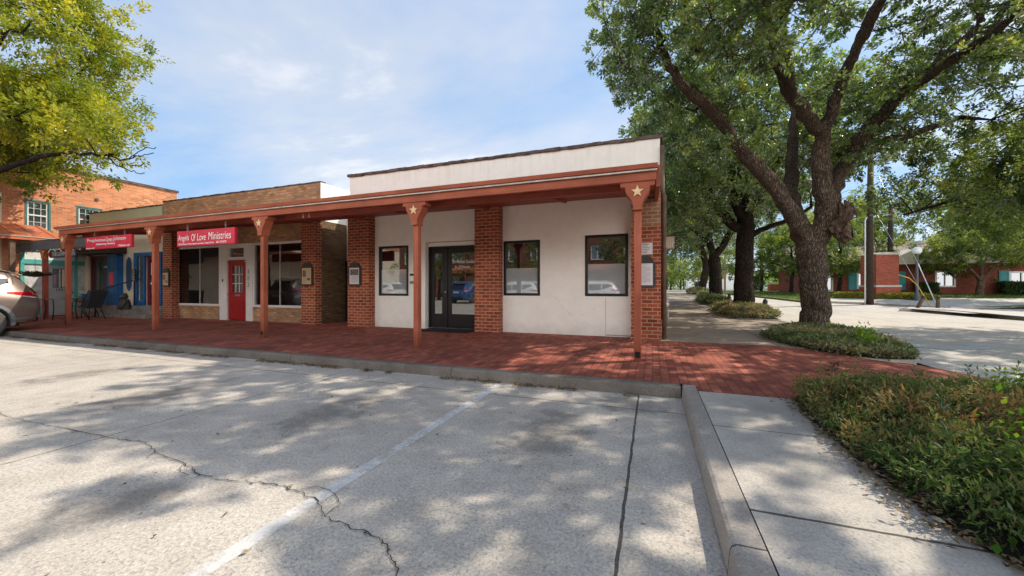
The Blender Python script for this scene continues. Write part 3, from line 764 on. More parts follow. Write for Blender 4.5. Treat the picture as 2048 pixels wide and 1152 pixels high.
# fallen leaves: along the gutter, over the walk, under the shrub bed
P1 = np.column_stack([RNG.uniform(-15,-.2,3600), 4.575 - np.abs(RNG.normal(size=3600))*.055, np.abs(RNG.normal(size=3600))*.008+.008])
k1 = vnoise(P1[:,:1], 2.5, 3) > .42; P1 = P1[k1]
P2 = np.column_stack([RNG.uniform(-16,3,230), RNG.uniform(4.9,8.4,230), np.full(230,.138)])
q = 1.85+2.6*RNG.random(620); P3 = np.column_stack([np.interp(q,[1.8,2.25,2.8,4.45],[1.5,1.26,1.22,1.28]) + .05 - np.abs(RNG.normal(size=620))*.07, q, np.full(620,.15)])
P4 = np.column_stack([RNG.uniform(-6,.2,60), RNG.uniform(.8,4.4,60), np.full(60,.01)])
PP = np.vstack([P1,P2,P3,P4]); m = len(PP)
D = rdir(m); D[:,2] *= .12; D = unit(D)
leaf_mesh('fallen_leaves', PP, D, RNG.uniform(.025,.055,m), RNG.uniform(.012,.028,m), RNG.random(m)**1.1, M['leaf_brown'], up=np.array([0,0,2.5]), kind='stuff', label='dry fallen leaves strewn along the gutter and over the brick walk')

# grass blades on the lawn across the road
gp = scatter([(6.9,36),(9.3,29.6),(11.0,32.1),(13.4,34.4),(24,37.4),(34,38.4),(34,46),(6.6,50)], 26000)
gz = np.array([zg(x,y) for x,y in gp]) + .09
D = rdir(len(gp), 1.2)
leaf_mesh('grass', np.column_stack([gp, gz]), D, RNG.uniform(.08,.2,len(gp)), RNG.uniform(.02,.05,len(gp)), vnoise(gp,.6,9)+RNG.normal(size=len(gp))*.12, M['grass'], kind='stuff', label='mown sunlit grass on the lawn across the road')
# ------------------------------------------------------------------ trees
def catmull(pts, n):
    P = [np.array(p, float) for p in pts]; P = [2*P[0]-P[1]] + P + [2*P[-1]-P[-2]]; out = []
    for i in range(1, len(P)-2):
        for k in range(n):
            t = k/n; a, b, c, d = P[i-1], P[i], P[i+1], P[i+2]
            out.append(.5*((2*b)+(-a+c)*t+(2*a-5*b+4*c-d)*t*t+(-a+3*b-3*c+d)*t**3))
    out.append(P[-2]); return out

class Tree:
    def __init__(s): s.p = []; s.par = []; s.rmin = []; s.flex = []
    def limb(s, pts, parent=None, n=4, jit=.02, flex=True):
        """pts: (x,y,z,r). returns node ids"""
        q = catmull(pts, n); ids = []
        for k, a in enumerate(q):
            if parent is not None and k == 0: ids.append(parent); continue
            j = RNG.normal(size=3)*jit*(1 if 0 < k < len(q)-1 else 0)
            s.p.append(a[:3]+j); s.par.append(ids[-1] if ids else (-1 if parent is None else parent)); s.rmin.append(max(.006, a[3])); s.flex.append(flex)
            ids.append(len(s.p)-1)
        return ids
    def grow(s, targets, step=.45, droop=.0, zmin=None):
        T = np.array(targets); start = [i for i in range(len(s.p)) if s.flex[i]]
        P = np.array(s.p)
        d0 = np.min(np.linalg.norm(T[:,None]-P[start][None], axis=2), axis=1)
        allow = list(start); ends = []
        AP = P[allow]
        for ti in np.argsort(d0):
            t = T[ti]; dv = t - AP; d = np.linalg.norm(dv, axis=1)
            cost = d*(1 + .35*np.clip(-dv[:,2]/np.maximum(d,.1), 0, 1))
            a = allow[int(np.argmin(cost))]; p0 = np.array(s.p[a]); L0 = np.linalg.norm(t-p0)
            k = max(1, int(L0/step)); prev = a
            side = RNG.normal(size=3); side -= side@(t-p0)/max(1e-6, L0**2)*(t-p0); side = side/max(1e-6,np.linalg.norm(side))*L0*.10
            new = []
            for i in range(1, k+1):
                u = i/k; q = p0 + (t-p0)*u + side*math.sin(math.pi*u) + np.array([0,0,.12*L0*math.sin(math.pi*u)]) + RNG.normal(size=3)*.03
                s.p.append(q); s.par.append(prev); s.rmin.append(.007); s.flex.append(True); prev = len(s.p)-1; new.append(prev)
            allow += new; AP = np.vstack([AP, np.array([s.p[i] for i in new])]); ends.append(prev)
        return ends
    def radii(s, tip=.011, ex=2.35):
        n = len(s.p); acc = np.zeros(n); ch = [[] for _ in range(n)]
        for i, p in enumerate(s.par):
            if p >= 0: ch[p].append(i)
        r = np.zeros(n); order = sorted(range(n), key=lambda i: -i)
        for i in order:
            r[i] = max(tip if not ch[i] else (sum(r[c]**ex for c in ch[i]))**(1/ex), s.rmin[i] if s.rmin[i] > .007 else 0)
            if s.rmin[i] > .02: r[i] = s.rmin[i]
        s.r = r; s.ch = ch
        return r
    def chains(s):
        out = []
        stack = [(i, None) for i, p in enumerate(s.par) if p < 0]
        while stack:
            i, pre = stack.pop(); path = [] if pre is None else [pre]
            while True:
                path.append(i); c = s.ch[i]
                if not c: break
                c = sorted(c, key=lambda k: -s.r[k])
                for o in c[1:]: stack.append((o, i))
                i = c[0]
            out.append(path)
        return out

def tree(name, label, base, limbs, centers, leaves, lsize, leaf, barkm, sig=(.38,.38,.22), cat='tree', group=None, remesh=0, thick=.05, extra=None, trunk_name='trunk',
         vbias=0, aspect=.5, tip=.011, sprays=6, slen=.34, twigs=False):
    """limbs: list of (points, parent limb index or None, parent node fraction). centres: twig ends that carry leaf clumps"""
    root = empty(name, base, label, cat, group)
    t = Tree(); made = []
    for pts, pi, fr in limbs:
        par = None
        if pi is not None: par = made[pi][min(len(made[pi])-1, int(round(fr*(len(made[pi])-1))))]
        made.append(t.limb(pts, par))
    for i in range(len(t.p)): t.flex[i] = t.p[i][2] > base[2] + 1.9 or t.rmin[i] < .12
    ends = t.grow(centers) if len(centers) else []
    r = t.radii(tip)
    big, small = MB(), MB()
    for path in t.chains():
        pr = [r[i] for i in path]
        if len(path) > 1 and t.par[path[1]] == path[0]: pr[0] = min(pr[0], pr[1]*1.15)
        k = len(path)
        cut = next((i for i in range(k) if pr[i] < thick), k)
        P = [tuple(t.p[i]) for i in path]
        if remesh and cut > 1: big.tube(P[:cut], pr[:cut], 14)
        elif cut > 1: big.tube(P[:cut], pr[:cut], 10)
        if cut < k:
            a = max(0, cut-1); small.tube(P[a:], pr[a:], 5 if max(pr[a:]) > .025 else 4)
    if not remesh:
        n0 = len(big.v); big.v += small.v; big.f += [[i+n0 for i in q] for q in small.f]; big.sm += small.sm; small = MB()
    o = big.build(trunk_name, barkm, root)
    if remesh:
        md = o.modifiers.new('join', 'REMESH'); md.mode = 'VOXEL'; md.voxel_size = remesh; md.use_smooth_shade = True
        sm = o.modifiers.new('smooth', 'SMOOTH'); sm.factor = .5; sm.iterations = 4
        bpy.context.view_layer.update(); dg = bpy.context.evaluated_depsgraph_get()
        me = bpy.data.meshes.new_from_object(o.evaluated_get(dg)); o.modifiers.clear(); old = o.data; o.data = me
        if not me.materials: me.materials.append(barkm)
        n = len(me.vertices); co = np.empty(n*3, 'f'); me.vertices.foreach_get('co', co); co = co.reshape(-1,3)
        no = np.empty(n*3, 'f'); me.vertices.foreach_get('normal', no); no = no.reshape(-1,3)
        dsp = (vnoise(co*np.array([1,1,.5]), 5, 3)-.5)*.05 + (vnoise(co*np.array([1,1,.3]), 16, 4)-.5)*.022
        co = co + no*dsp[:,None]; me.vertices.foreach_set('co', co.ravel()); me.update()
        me.polygons.foreach_set('use_smooth', np.ones(len(me.polygons), bool)); bpy.data.meshes.remove(old)
    if small.v: small.build('branches', barkm, root)
    if leaves and len(ends):
        E = np.array([t.p[i] for i in ends]); k = len(E)
        # each twig end carries a handful of leafy sprays; leaves sit close along each spray
        S = np.repeat(E, sprays, 0); ks = len(S)
        so = RNG.normal(size=(ks,3))*np.array(sig)*np.repeat(RNG.uniform(.7,1.25,k), sprays)[:,None]
        ax = unit(unit(so) + RNG.normal(size=(ks,3))*.45 + np.array([0,0,.05])); al = RNG.uniform(.7,1.3,ks)*slen
        S = S + so
        per = np.maximum(1, leaves/ks*RNG.uniform(.4,1.6,ks)).astype(int)
        idx = np.repeat(np.arange(ks), per); m = len(idx)
        tt = RNG.random(m)[:,None]; thin = (1-.55*tt)
        off = RNG.normal(size=(m,3))*slen*.22*thin
        C = S[idx] + ax[idx]*al[idx][:,None]*tt + off
        D = unit(ax[idx]*.8 + unit(off)*.9 + RNG.normal(size=(m,3))*.35 + np.array([0,0,-.15]))
        Ls = RNG.uniform(.65,1.25,m)*lsize
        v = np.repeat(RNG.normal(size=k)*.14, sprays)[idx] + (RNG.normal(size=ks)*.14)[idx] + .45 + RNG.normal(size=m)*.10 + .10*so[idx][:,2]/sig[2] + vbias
        leaf_mesh('crown', C, D, Ls, Ls*aspect, v, leaf, root, up=np.array([0,0,.8]))
        if twigs:
            tw = MB()
            for q in range(0, ks, 1):
                a_ = E[q//sprays]; tw.tube([tuple(a_), tuple((a_+S[q])/2+RNG.normal(size=3)*.03), tuple(S[q]), tuple(S[q]+ax[q]*al[q]*.8)], [.010,.008,.006,.003], 3, False)
            tw.build('twigs', barkm, root)
    return root

def blob(c, r, n, shell=.35, zcut=None, gaps=0, seed=0, fr=.9):
    """n points in an ellipsoid, biased to its outer part, thinned by smooth noise so that sky shows through"""
    out = np.zeros((0,3))
    while len(out) < n:
        d = unit(RNG.normal(size=(n*3,3))); u = RNG.random((n*3,1))**(1/3); u = shell + (1-shell)*u
        q = d*u*np.array(r) + np.array(c)
        if zcut is not None: q = q[q[:,2] > zcut]
        if gaps: q = q[vnoise(q, fr, seed) > gaps]
        out = np.vstack([out, q])
    return out[:n]

# pixel-free world coordinates of the main oak's limbs (x, y, z, radius)
oak = (4.0, 12.1, .15)
O = oak
limbs = [
  ([(4.0,12.1,-.05,.40),(4.0,12.1,.22,.345),(4.0,12.1,.6,.315),(3.98,12.1,1.3,.30),(3.94,12.1,1.9,.31),(3.9,12.1,2.3,.34)], None, 0),                                             # 0 trunk
  ([(3.9,12.1,2.3,.26),(3.45,11.7,3.0,.21),(2.85,11.35,3.85,.185),(2.2,11.05,4.6,.165),(1.75,10.75,5.15,.145),(1.25,10.3,5.6,.14),(.75,9.8,5.9,.115),(.35,9.3,6.3,.09),(.05,8.8,6.9,.06)], 0, 1),   # 1 limb to the building
  ([(3.9,12.1,2.3,.28),(4.12,12.0,2.75,.26),(4.17,11.85,3.2,.245),(4.0,11.7,3.9,.215),(3.95,11.6,4.6,.195),(3.95,11.5,5.0,.17)], 0, 1),                    # 2 middle limb
  ([(3.95,11.5,5.0,.17),(3.6,11.2,5.35,.15),(3.1,10.7,5.75,.13),(2.7,10.2,6.2,.10),(2.4,9.6,6.7,.07)], 2, 1),                                          # 3
  ([(3.95,11.5,5.0,.15),(4.1,11.2,5.7,.13),(4.2,10.7,6.4,.10),(4.3,9.8,7.1,.07)], 2, 1),                                                                    # 4
  ([(4.2,11.85,3.2,.20),(4.45,12.2,3.9,.185),(4.7,12.3,4.5,.17),(5.1,12.2,5.2,.17),(5.55,12.0,5.75,.14),(6.1,11.7,6.4,.10),(6.7,11.3,7.0,.07)], 2, .4),   # 5 to the street
  ([(4.7,12.3,4.5,.13),(5.4,12.6,5.0,.10),(6.3,12.8,5.2,.08),(7.2,12.8,5.5,.06)], 5, .4),                                                                    # 6
  ([(3.9,12.1,2.3,.27),(3.85,12.7,2.9,.23),(3.75,13.1,3.8,.20),(3.85,13.4,4.8,.17),(4.0,13.8,6.0,.12),(4.1,14.2,7.2,.07)], 0, 1),                           # 7 dark limb at the back
  ([(3.1,10.7,5.75,.09),(2.6,9.4,6.1,.075),(2.1,8.0,6.5,.06),(1.7,6.8,6.7,.045)], 3, .5),
  ([(4.2,10.7,6.4,.09),(4.1,9.2,6.7,.075),(4.0,7.6,6.9,.06),(3.8,6.2,7.0,.045)], 4, .6),
  ([(5.55,12.0,5.75,.10),(6.2,10.6,6.2,.08),(6.6,9.0,6.5,.06),(6.8,7.4,6.7,.045)], 5, .65),
]
def burl(mb):
    pass
cen = np.vstack([
  blob((4.0,10.3,7.6),(5.0,5.0,2.7), 250, .40, 5.0, .54, 5, 2.8),
  blob((.6,8.6,6.6),(1.9,2.2,1.6), 66, .2, 4.7, .46, 6, 2.2),
  blob((1.0,10.6,5.4),(1.5,1.6,.9), 26, .2, 4.3, .4, 7),
  blob((7.2,10.5,6.4),(2.4,3.2,1.8), 44, .3, 4.3, .55, 8, 2.2),
  blob((5.7,12.7,4.95),(1.4,1.3,.65), 26, .1, 4.2, .3, 10, 2.0),
  blob((3.2,4.6,7.3),(2.8,1.8,1.3), 7, .2, 6.0, .50, 9),
])
cen = cen[~((cen[:,0] < .9) & (cen[:,1] < 7.6))]
# keep the near side of the crown high so the big limbs stay open to view
cen = cen[~((cen[:,1] < 10.3) & (cen[:,0] > -.2) & (cen[:,0] < 5.2) & ((cen[:,2]-1.23)/cen[:,1] < .52))]
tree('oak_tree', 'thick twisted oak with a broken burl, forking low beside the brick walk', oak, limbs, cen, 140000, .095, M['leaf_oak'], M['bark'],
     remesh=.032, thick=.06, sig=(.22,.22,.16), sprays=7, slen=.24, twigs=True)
# the torn burl on the fork: ragged bare wood
oakroot = bpy.data.objects['oak_tree']
import bmesh
def burl_mesh():
    bm = bmesh.new(); bmesh.ops.create_icosphere(bm, subdivisions=6, radius=1)
    P = np.array([v.co[:] for v in bm.verts])
    ridge = np.abs(np.sin(3.4*np.arctan2(P[:,1],P[:,0]) + 1.2*np.sin(P[:,2]*3.1)))
    n1 = vnoise(P*np.array([1,1,.6]), 2.4, 31)-.5; n2 = np.abs(vnoise(P*np.array([1,1,.35]), 6.5, 32)-.5); n3 = vnoise(P, 18, 33)-.5
    k = .80 + n1*.8 - n2*.9 + n3*.16 + .26*ridge
    Q = P*k[:,None]*np.array([.22,.25,.50])
    Q[:,0] += .07*np.sin(Q[:,2]*6.0) + .05; Q[:,0] -= .10*(np.abs(Q[:,2]) < .12)*np.clip(P[:,0],0,1)
    for v, q in zip(bm.verts, Q): v.co = Vector(q) + Vector((4.36,11.72,2.90))
    me = bpy.data.meshes.new('burl'); bm.to_mesh(me); bm.free(); me.transform(Matrix.Translation(-Vector(oak)))
    me.polygons.foreach_set('use_smooth', np.ones(len(me.polygons), bool)); me.materials.append(M['wound'])
    o = bpy.data.objects.new('burl', me); COL.objects.link(o); o.parent = oakroot
burl_mesh()

def street_tree(label, base, limbs, cen, leaves, ls, sig, barkm='bark_dark', leaf='leaf_oak', **k):
    k.setdefault('slen', sig[0]*1.05)
    return tree('oak_tree', label, base, limbs, cen, leaves, ls, M[leaf], M[barkm], sig=sig, thick=.05, **k)
def offs(b, pts): return [(b[0]+x, b[1]+y, b[2]+z, r) for x, y, z, r in pts]
b2 = (3.75,19.2,.18)
street_tree('straight black oak trunk in the second bed along the side path', b2, [
  (offs(b2, [(0,0,-.1,.55),(0,0,.35,.45),(.02,0,1.5,.38),(.05,0,2.8,.36),(.08,0,3.9,.34),(.05,0,4.9,.26),(-.1,-.1,6.2,.18),(-.2,-.2,7.6,.10)]), None, 0),
  (offs(b2, [(.08,0,3.4,.22),(-.5,-.1,3.9,.2),(-1.0,-.3,4.6,.17),(-1.6,-.7,5.7,.13),(-2.1,-1.2,6.9,.08)]), 0, .62),
  (offs(b2, [(.08,0,3.7,.22),(-.35,-.2,5.0,.2),(-.6,-.6,6.4,.14),(-.9,-1.0,7.6,.08)]), 0, .66),
  (offs(b2, [(.08,0,3.2,.13),(.6,-.2,3.55,.11),(1.3,-.5,3.75,.09),(2.2,-.8,4.3,.06)]), 0, .58),
  (offs(b2, [(.08,0,4.2,.2),(.7,.4,5.2,.16),(1.5,.8,6.6,.11),(2.2,1.2,8,.07)]), 0, .72)],
  np.vstack([blob((3.4,18.6,7.4),(4.6,4.6,2.7), 260, .4, 4.9, .36, 15), blob((1.0,17.4,6.0),(2.0,2.4,2.0), 70, .2, 4.3, .38, 16)]), 90000, .135, (.40,.40,.26))
b3 = (3.76,27.0,.33)
street_tree('forked dark oak behind the straight black trunk, leaning limbs in a Y', b3, [
  (offs(b3, [(0,0,-.1,.48),(0,0,.5,.40),(-.03,0,1.5,.38),(-.08,0,2.4,.36),(-.1,0,2.9,.34)]), None, 0),
  (offs(b3, [(-.1,0,2.9,.24),(-.35,0,3.7,.2),(-.4,0,4.6,.18),(-.8,-.3,5.6,.14),(-1.6,-.6,6.8,.08)]), 0, 1),
  (offs(b3, [(-.1,0,2.9,.24),(.35,0,3.5,.22),(.75,0,4.3,.2),(1.1,0,5.2,.15),(1.5,.2,6.6,.09)]), 0, 1),
  (offs(b3, [(-.35,0,3.7,.14),(-1.0,-.2,4.3,.12),(-1.8,-.5,4.9,.09),(-2.6,-.9,5.4,.06)]), 1, .25)],
  np.vstack([blob((3.4,27,7.2),(4.6,4.2,2.6), 190, .4, 4.6, .38, 25), blob((1.0,26,5.6),(2.0,2.2,1.6), 50, .2, 3.9, .38, 26)]), 52000, .15, (.55,.55,.33))
b4 = (4.06,36.7,.6)
street_tree('slender bent oak trunk, farthest of the row along the side path', b4, [
  (offs(b4, [(0,0,-.1,.42),(0,0,.5,.32),(.15,0,1.6,.30),(.3,0,2.6,.28),(.05,0,3.6,.25),(-.05,0,4.6,.2),(.2,0,6.2,.12)]), None, 0),
  (offs(b4, [(.05,0,3.8,.16),(-.6,0,4.6,.13),(-1.6,0,5.6,.09)]), 0, .62)],
  np.vstack([blob((3.7,36.5,7.2),(4.4,4.0,2.8), 130, .4, 4.4, .38, 35), blob((1.3,36,5.4),(1.8,2.0,1.5), 30, .2, 3.6, .38, 36)]), 30000, .19, (.62,.62,.38))
b5 = (13.95,15.4,.13)
street_tree('wide oak on the traffic island whose long low limb droops over the road', b5, [
  (offs(b5, [(0,0,-.1,.5),(0,0,.5,.4),(.05,0,1.8,.36),(0,0,2.8,.34),(.1,.1,4.2,.26),(.2,.3,6.0,.16),(.3,.5,7.6,.09)]), None, 0),
  (offs(b5, [(0,0,2.6,.22),(-.9,-.1,3.2,.19),(-2.0,-.2,3.75,.16),(-3.4,-.5,4.0,.12),(-4.8,-.8,3.85,.08),(-6.2,-1.1,3.5,.05),(-7.2,-1.3,3.2,.03)]), 0, .6),
  (offs(b5, [(0,0,2.8,.2),(-.6,.9,3.6,.16),(-1.4,2.0,4.6,.12),(-2.4,3.2,5.6,.07)]), 0, .6),
  (offs(b5, [(.05,.1,4.2,.18),(-.9,-.8,5.2,.14),(-2.4,-1.6,6.2,.10),(-4.2,-1.8,6.9,.06)]), 0, .75)],
  np.vstack([blob((11.6,14.4,6.9),(5.2,4.4,2.6), 150, .4, 4.6, .50, 45, 1.8), blob((9.3,14.3,4.25),(3.0,2.2,1.0), 100, .2, 3.35, .42, 46, 1.6), blob((12.6,15.6,4.2),(1.6,1.8,1.0), 30, .2, 3.3, .36, 47)]), 100000, .095, (.30,.30,.21), leaf='leaf_oak_far')
b6 = (23.5,33.5,.3)
street_tree('full green tree on the far lawn past the street lamp', b6, [
  (offs(b6, [(0,0,-.1,.4),(0,0,.6,.3),(0,0,2.0,.28),(-.1,0,4.0,.2),(-.3,0,6.2,.1)]), None, 0)],
  np.vstack([blob((22.5,33.2,6.0),(3.8,3.4,2.8), 130, .4, 3.4, .36, 55)]), 40000, .17, (.5,.5,.32), leaf='leaf_light')

b8 = (3.95,2.3,.14)
street_tree('oak whose high leafy crown overhangs the shrub bed and sidewalk', b8, [
  (offs(b8, [(0,0,-.1,.36),(0,0,.5,.27),(.1,.2,2.0,.24),(.3,.6,3.4,.2),(.8,1.4,4.8,.14),(1.3,2.4,6.0,.09)]), None, 0),
  (offs(b8, [(.3,.6,3.4,.14),(.9,.5,4.6,.11),(2.0,.9,5.8,.07)]), 0, .6)],
  np.vstack([blob((5.9,5.7,7.0),(2.8,3.0,1.3), 58, .2, 5.5, .52, 81, 2.2)]), 30000, .09, (.22,.22,.16), leaf='leaf_oak')

b7 = (-18.6,4.0,.0)
tree('leafy_tree', 'yellow-green tree spreading over the parked car and the orange brick building', b7, [
  (offs(b7, [(0,0,-.1,.45),(0,0,.6,.34),(.05,0,2.2,.30),(.1,.1,3.6,.26),(.2,.2,5.4,.18),(.3,.3,7.5,.1),(.3,.3,9.5,.05)]), None, 0),
  (offs(b7, [(.1,.1,3.4,.11),(1.2,.7,4.2,.085),(2.5,1.2,4.75,.065),(3.5,1.6,4.95,.046),(4.5,1.9,4.9,.034),(5.0,2.0,4.9,.022)]), 0, .55),
  (offs(b7, [(.15,.15,4.4,.15),(1.0,.2,5.6,.12),(2.2,.4,6.8,.08),(3.2,.6,7.8,.05)]), 0, .7),
  (offs(b7, [(.1,.1,3.8,.14),(-.8,1.0,5.0,.11),(-1.6,2.0,6.2,.07)]), 0, .6),
  (offs(b7, [(4.5,1.9,4.9,.028),(5.0,2.1,4.75,.02),(5.5,2.2,4.85,.012),(5.9,2.3,4.9,.008)]), 1, .85),
  (offs(b7, [(4.5,1.9,4.9,.026),(4.9,2.0,4.6,.018),(5.3,2.1,4.4,.012),(5.7,2.2,4.35,.008)]), 1, .85),
  (offs(b7, [(5.0,2.1,4.75,.014),(5.4,2.3,5.05,.01),(5.8,2.4,5.1,.007)]), 4, .4),
  (offs(b7, [(4.9,2.0,4.6,.012),(5.4,2.1,4.55,.009),(5.8,2.15,4.6,.007)]), 5, .4)],
  np.vstack([blob((-19.0,5.2,8.8),(3.7,3.2,3.4), 270, .35, 5.75, .38, 65), blob((-16.3,5.3,6.5),(1.6,1.2,.8), 46, .2, 5.4, .38, 66), blob((-20.0,6.2,5.9),(1.5,1.4,.9), 56, .15, 4.4, .34, 67), blob((-14.3,5.9,5.35),(.8,.4,.35), 8, .1, 4.9, 0, 68)]),
  120000, .12, M['leaf_yellow'], M['bark_dark'], sig=(.36,.36,.24), aspect=.48, sprays=7, slen=.40)

# far trees beyond the road: each its own crown and trunk
def far_tree(x, y, h, r, label, leaf='leaf_light', n=9000, zc=.6, ls=.26, group=None, squat=.42, t=.16, low=.3):
    b = (x, y, zg(x,y)+.05)
    tree('shade_tree', label, b, [(offs(b, [(0,0,-.1,t*1.4),(0,0,.4,t),(.1,.05,h*.3,t*.85),(.05,0,h*.55,t*.6),(0,0,h*.8,t*.25)]), None, 0)],
         blob((x,y,b[2]+h*zc),(r,r,h*squat), 70, .35, b[2]+h*low, .33, int(abs(x*7+y))), n, ls, M[leaf], M['bark_dark'], sig=(r*.15,r*.15,r*.10), tip=.02, group=group, sprays=5, slen=r*.15)
far_tree(12.0,52,7.0,3.6,'rounded green tree behind the small brick pillar and wooden fence','leaf_light',12000,ls=.24)
far_tree(17.5,54,8.5,4.2,'taller green tree between the fence and the brick house','leaf_light',13000,ls=.25)
far_tree(14.6,39.2,7.0,3.0,'leafy tree in front of the house beside the tall brick monument','leaf_oak_far',16000,ls=.19)
far_tree(11.6,40.5,6.2,2.4,'small leafy tree on the lawn near the thick oak trunk','leaf_light',12000,ls=.18)
far_tree(20.5,52,11,5.0,'pale green tree rising above the house roof behind the utility pole','leaf_light',15000,ls=.28)
far_tree(30,50,10,5.5,'pale green tree behind the far end of the house roof','leaf_light',13000,ls=.3)
far_tree(8.0,70,6.5,3.2,'hazy green tree at the far bend of the road','leaf_light',7000,ls=.3)
far_tree(3.2,78,6.0,3.4,'light green tree seen past the building corner','leaf_light',7000,ls=.32)
far_tree(12.5,84,9.0,4.2,'distant tree above the white building beyond the road','leaf_oak_far',7000,ls=.34)
far_tree(1.6,52,4.6,1.8,'thin young tree with airy foliage on the grass verge','leaf_light',4500,ls=.16,t=.05)
far_tree(26,78,13,7,'tall hazy tree beyond the lawn behind the fence','leaf_oak_far',9000,ls=.42)
far_tree(40,60,12,7,'broad tree far behind the house','leaf_oak_far',9000,ls=.42)
bc = (24.2,40.9,.62)
tree('crape_myrtle', 'small pale multi-stemmed tree on the lawn in front of the white framed house window', bc, [
  (offs(bc, [(0,0,-.1,.26),(0,0,.3,.22),(.05,0,1.0,.21),(.05,0,1.4,.2)]), None, 0),
  (offs(bc, [(.05,0,1.3,.12),(-.5,-.1,1.9,.1),(-1.2,-.3,2.7,.07),(-1.9,-.4,3.3,.05)]), 0, 1),
  (offs(bc, [(.05,0,1.3,.13),(0,-.2,2.2,.1),(-.2,-.4,3.2,.07)]), 0, 1),
  (offs(bc, [(.05,0,1.3,.12),(.6,0,2.0,.1),(1.3,.1,2.7,.07),(2.0,.2,3.4,.05)]), 0, 1),
  (offs(bc, [(.05,0,1.3,.1),(.35,.2,2.3,.08),(.7,.3,3.3,.05)]), 0, 1)],
  blob((24.2,40.7,4.0),(3.6,2.6,1.5), 110, .3, 2.6, .34, 71), 18000, .17, M['leaf_light'], M['bark_pale'], sig=(.42,.42,.28))
# hedges and the yellow planting strip
def hedge(name, label, x0, x1, y0, y1, h, leaf, n, ls, cat='hedge', kind=None):
    poly = [(x0,y0),(x1,y0),(x1,y1),(x0,y1)]
    P = RNG.uniform((x0,y0,0),(x1,y1,h),(n,3)); k = n//3
    P[:k,2] = h*RNG.uniform(.9,1.0,k); P[k:2*k,1] = y0 + RNG.uniform(0,.12,k)
    P += RNG.normal(size=P.shape)*.03
    P[:,2] += np.array([zg(a,b) for a,b in P[:,:2]]) + .1
    D = rdir(n, .3); Ls = RNG.uniform(.7,1.3,n)*ls
    leaf_mesh(name, P, D, Ls, Ls*.6, .35+RNG.normal(size=n)*.18 + .35*(P[:,2]-P[:,2].min())/max(.1,h)*.8-.1, M[leaf], up=np.array([0,0,.6]), label=label, cat=cat, loc=((x0+x1)/2, y0, zg(x0,y0)), kind=kind)
hedge('hedge', 'clipped box hedge under the shuttered house window', 25.7, 28.0, 41.0, 41.8, 1.05, 'leaf_hedge', 5200, .11)
hedge('hedge', 'second clipped hedge at the edge of the house lawn', 28.3, 30.4, 41.3, 42.0, 1.15, 'leaf_hedge', 4200, .12)
hedge('bush', 'dark rounded bush against the house wall below the eave', 20.6, 21.9, 41.0, 41.9, .95, 'leaf_hedge', 3000, .12, 'bush')
hedge('bush', 'dark bush beside the small brick pillar', 12.2, 14.4, 62.2, 63.6, 2.0, 'leaf_hedge', 3200, .2, 'bush')
hedge('yellow_shrub_strip', 'low strip of yellow-green planting at the foot of the brick monument', 12.3, 17.4, 33.0, 33.9, .34, 'leaf_gold', 9000, .11, 'ground cover')
# ------------------------------------------------------------------ buildings
FY = 8.85
def rough_coping(mb, x0, x1, y0, y1, z0, z1, n, axis='x'):
    for i in range(n):
        a = x0 + (x1-x0)*i/n; b = x0 + (x1-x0)*(i+1)/n
        dz = random.uniform(-.009,.006); dy = random.uniform(-.012,.012)
        if axis == 'x': mb.box(a, b, y0+dy, y1, z0+random.uniform(-.012,.006), z1+dz)
        else: mb.box(y0+dy, y1, a, b, z0+random.uniform(-.012,.006), z1+dz)

# ---- white stucco building at the corner
wb = empty('white_building', (-4.1, FY, .13), 'white stucco corner building with three red brick piers and black framed windows', 'building')
W1, W2, W3 = (-7.32,-6.32,1.01,2.41), (-3.50,-2.55,1.04,2.40), (-1.47,-.51,1.04,2.45)
DR = (-5.78,-4.12,.13,2.47,.2)
mb = MB(); wall(mb, -8.37, .15, .13, 4.49, [W1+(.07,), W2+(.07,), W3+(.07,), DR], FY, .07)
mb.build('front_wall', M['stucco'], wb)
mb = MB(); mb.poly([(.15,FY,.13),(.15,26,.13),(.15,26,4.49),(.15,FY,4.49)]); mb.build('side_wall', M['old_brick'], wb)
mb = MB(); mb.poly([(-8.37,26,.13),(-8.37,FY,.13),(-8.37,FY,4.49),(-8.37,26,4.49)]); mb.poly([(.15,26,.13),(-8.37,26,.13),(-8.37,26,4.49),(.15,26,4.49)])
mb.poly([(-8.37,FY+.2,4.2),(.15,FY+.2,4.2),(.15,26,4.2),(-8.37,26,4.2)])
mb.poly([(-8.37,FY+.22,3.2),(-8.37,FY+.22,4.49),(.15,FY+.22,4.49),(.15,FY+.22,3.2)]); mb.build('roof', M['plain_white'], wb)
mb = MB(); rough_coping(mb, -8.42, .21, FY-.05, FY+.26, 4.49, 4.56, 46); rough_coping(mb, FY+.26, 26, -.06, .21, 4.49, 4.55, 40, 'y'); mb.build('coping', M['coping'], wb)
for x0, x1 in ((-8.22,-7.46), (-4.18,-3.52)):
    MB().box(x0, x1, 8.6, FY-.002, .13, 3.262).build('pier', M['red_brick'], wb)
p = MB().box(-.44, .17, 8.6, FY-.002, .13, 2.56).build('pier', M['red_brick'], wb)
MB().box(-.435, .165, 8.606, FY-.002, 2.56, 3.262).build('old_brickwork', M['old_brick'], p)
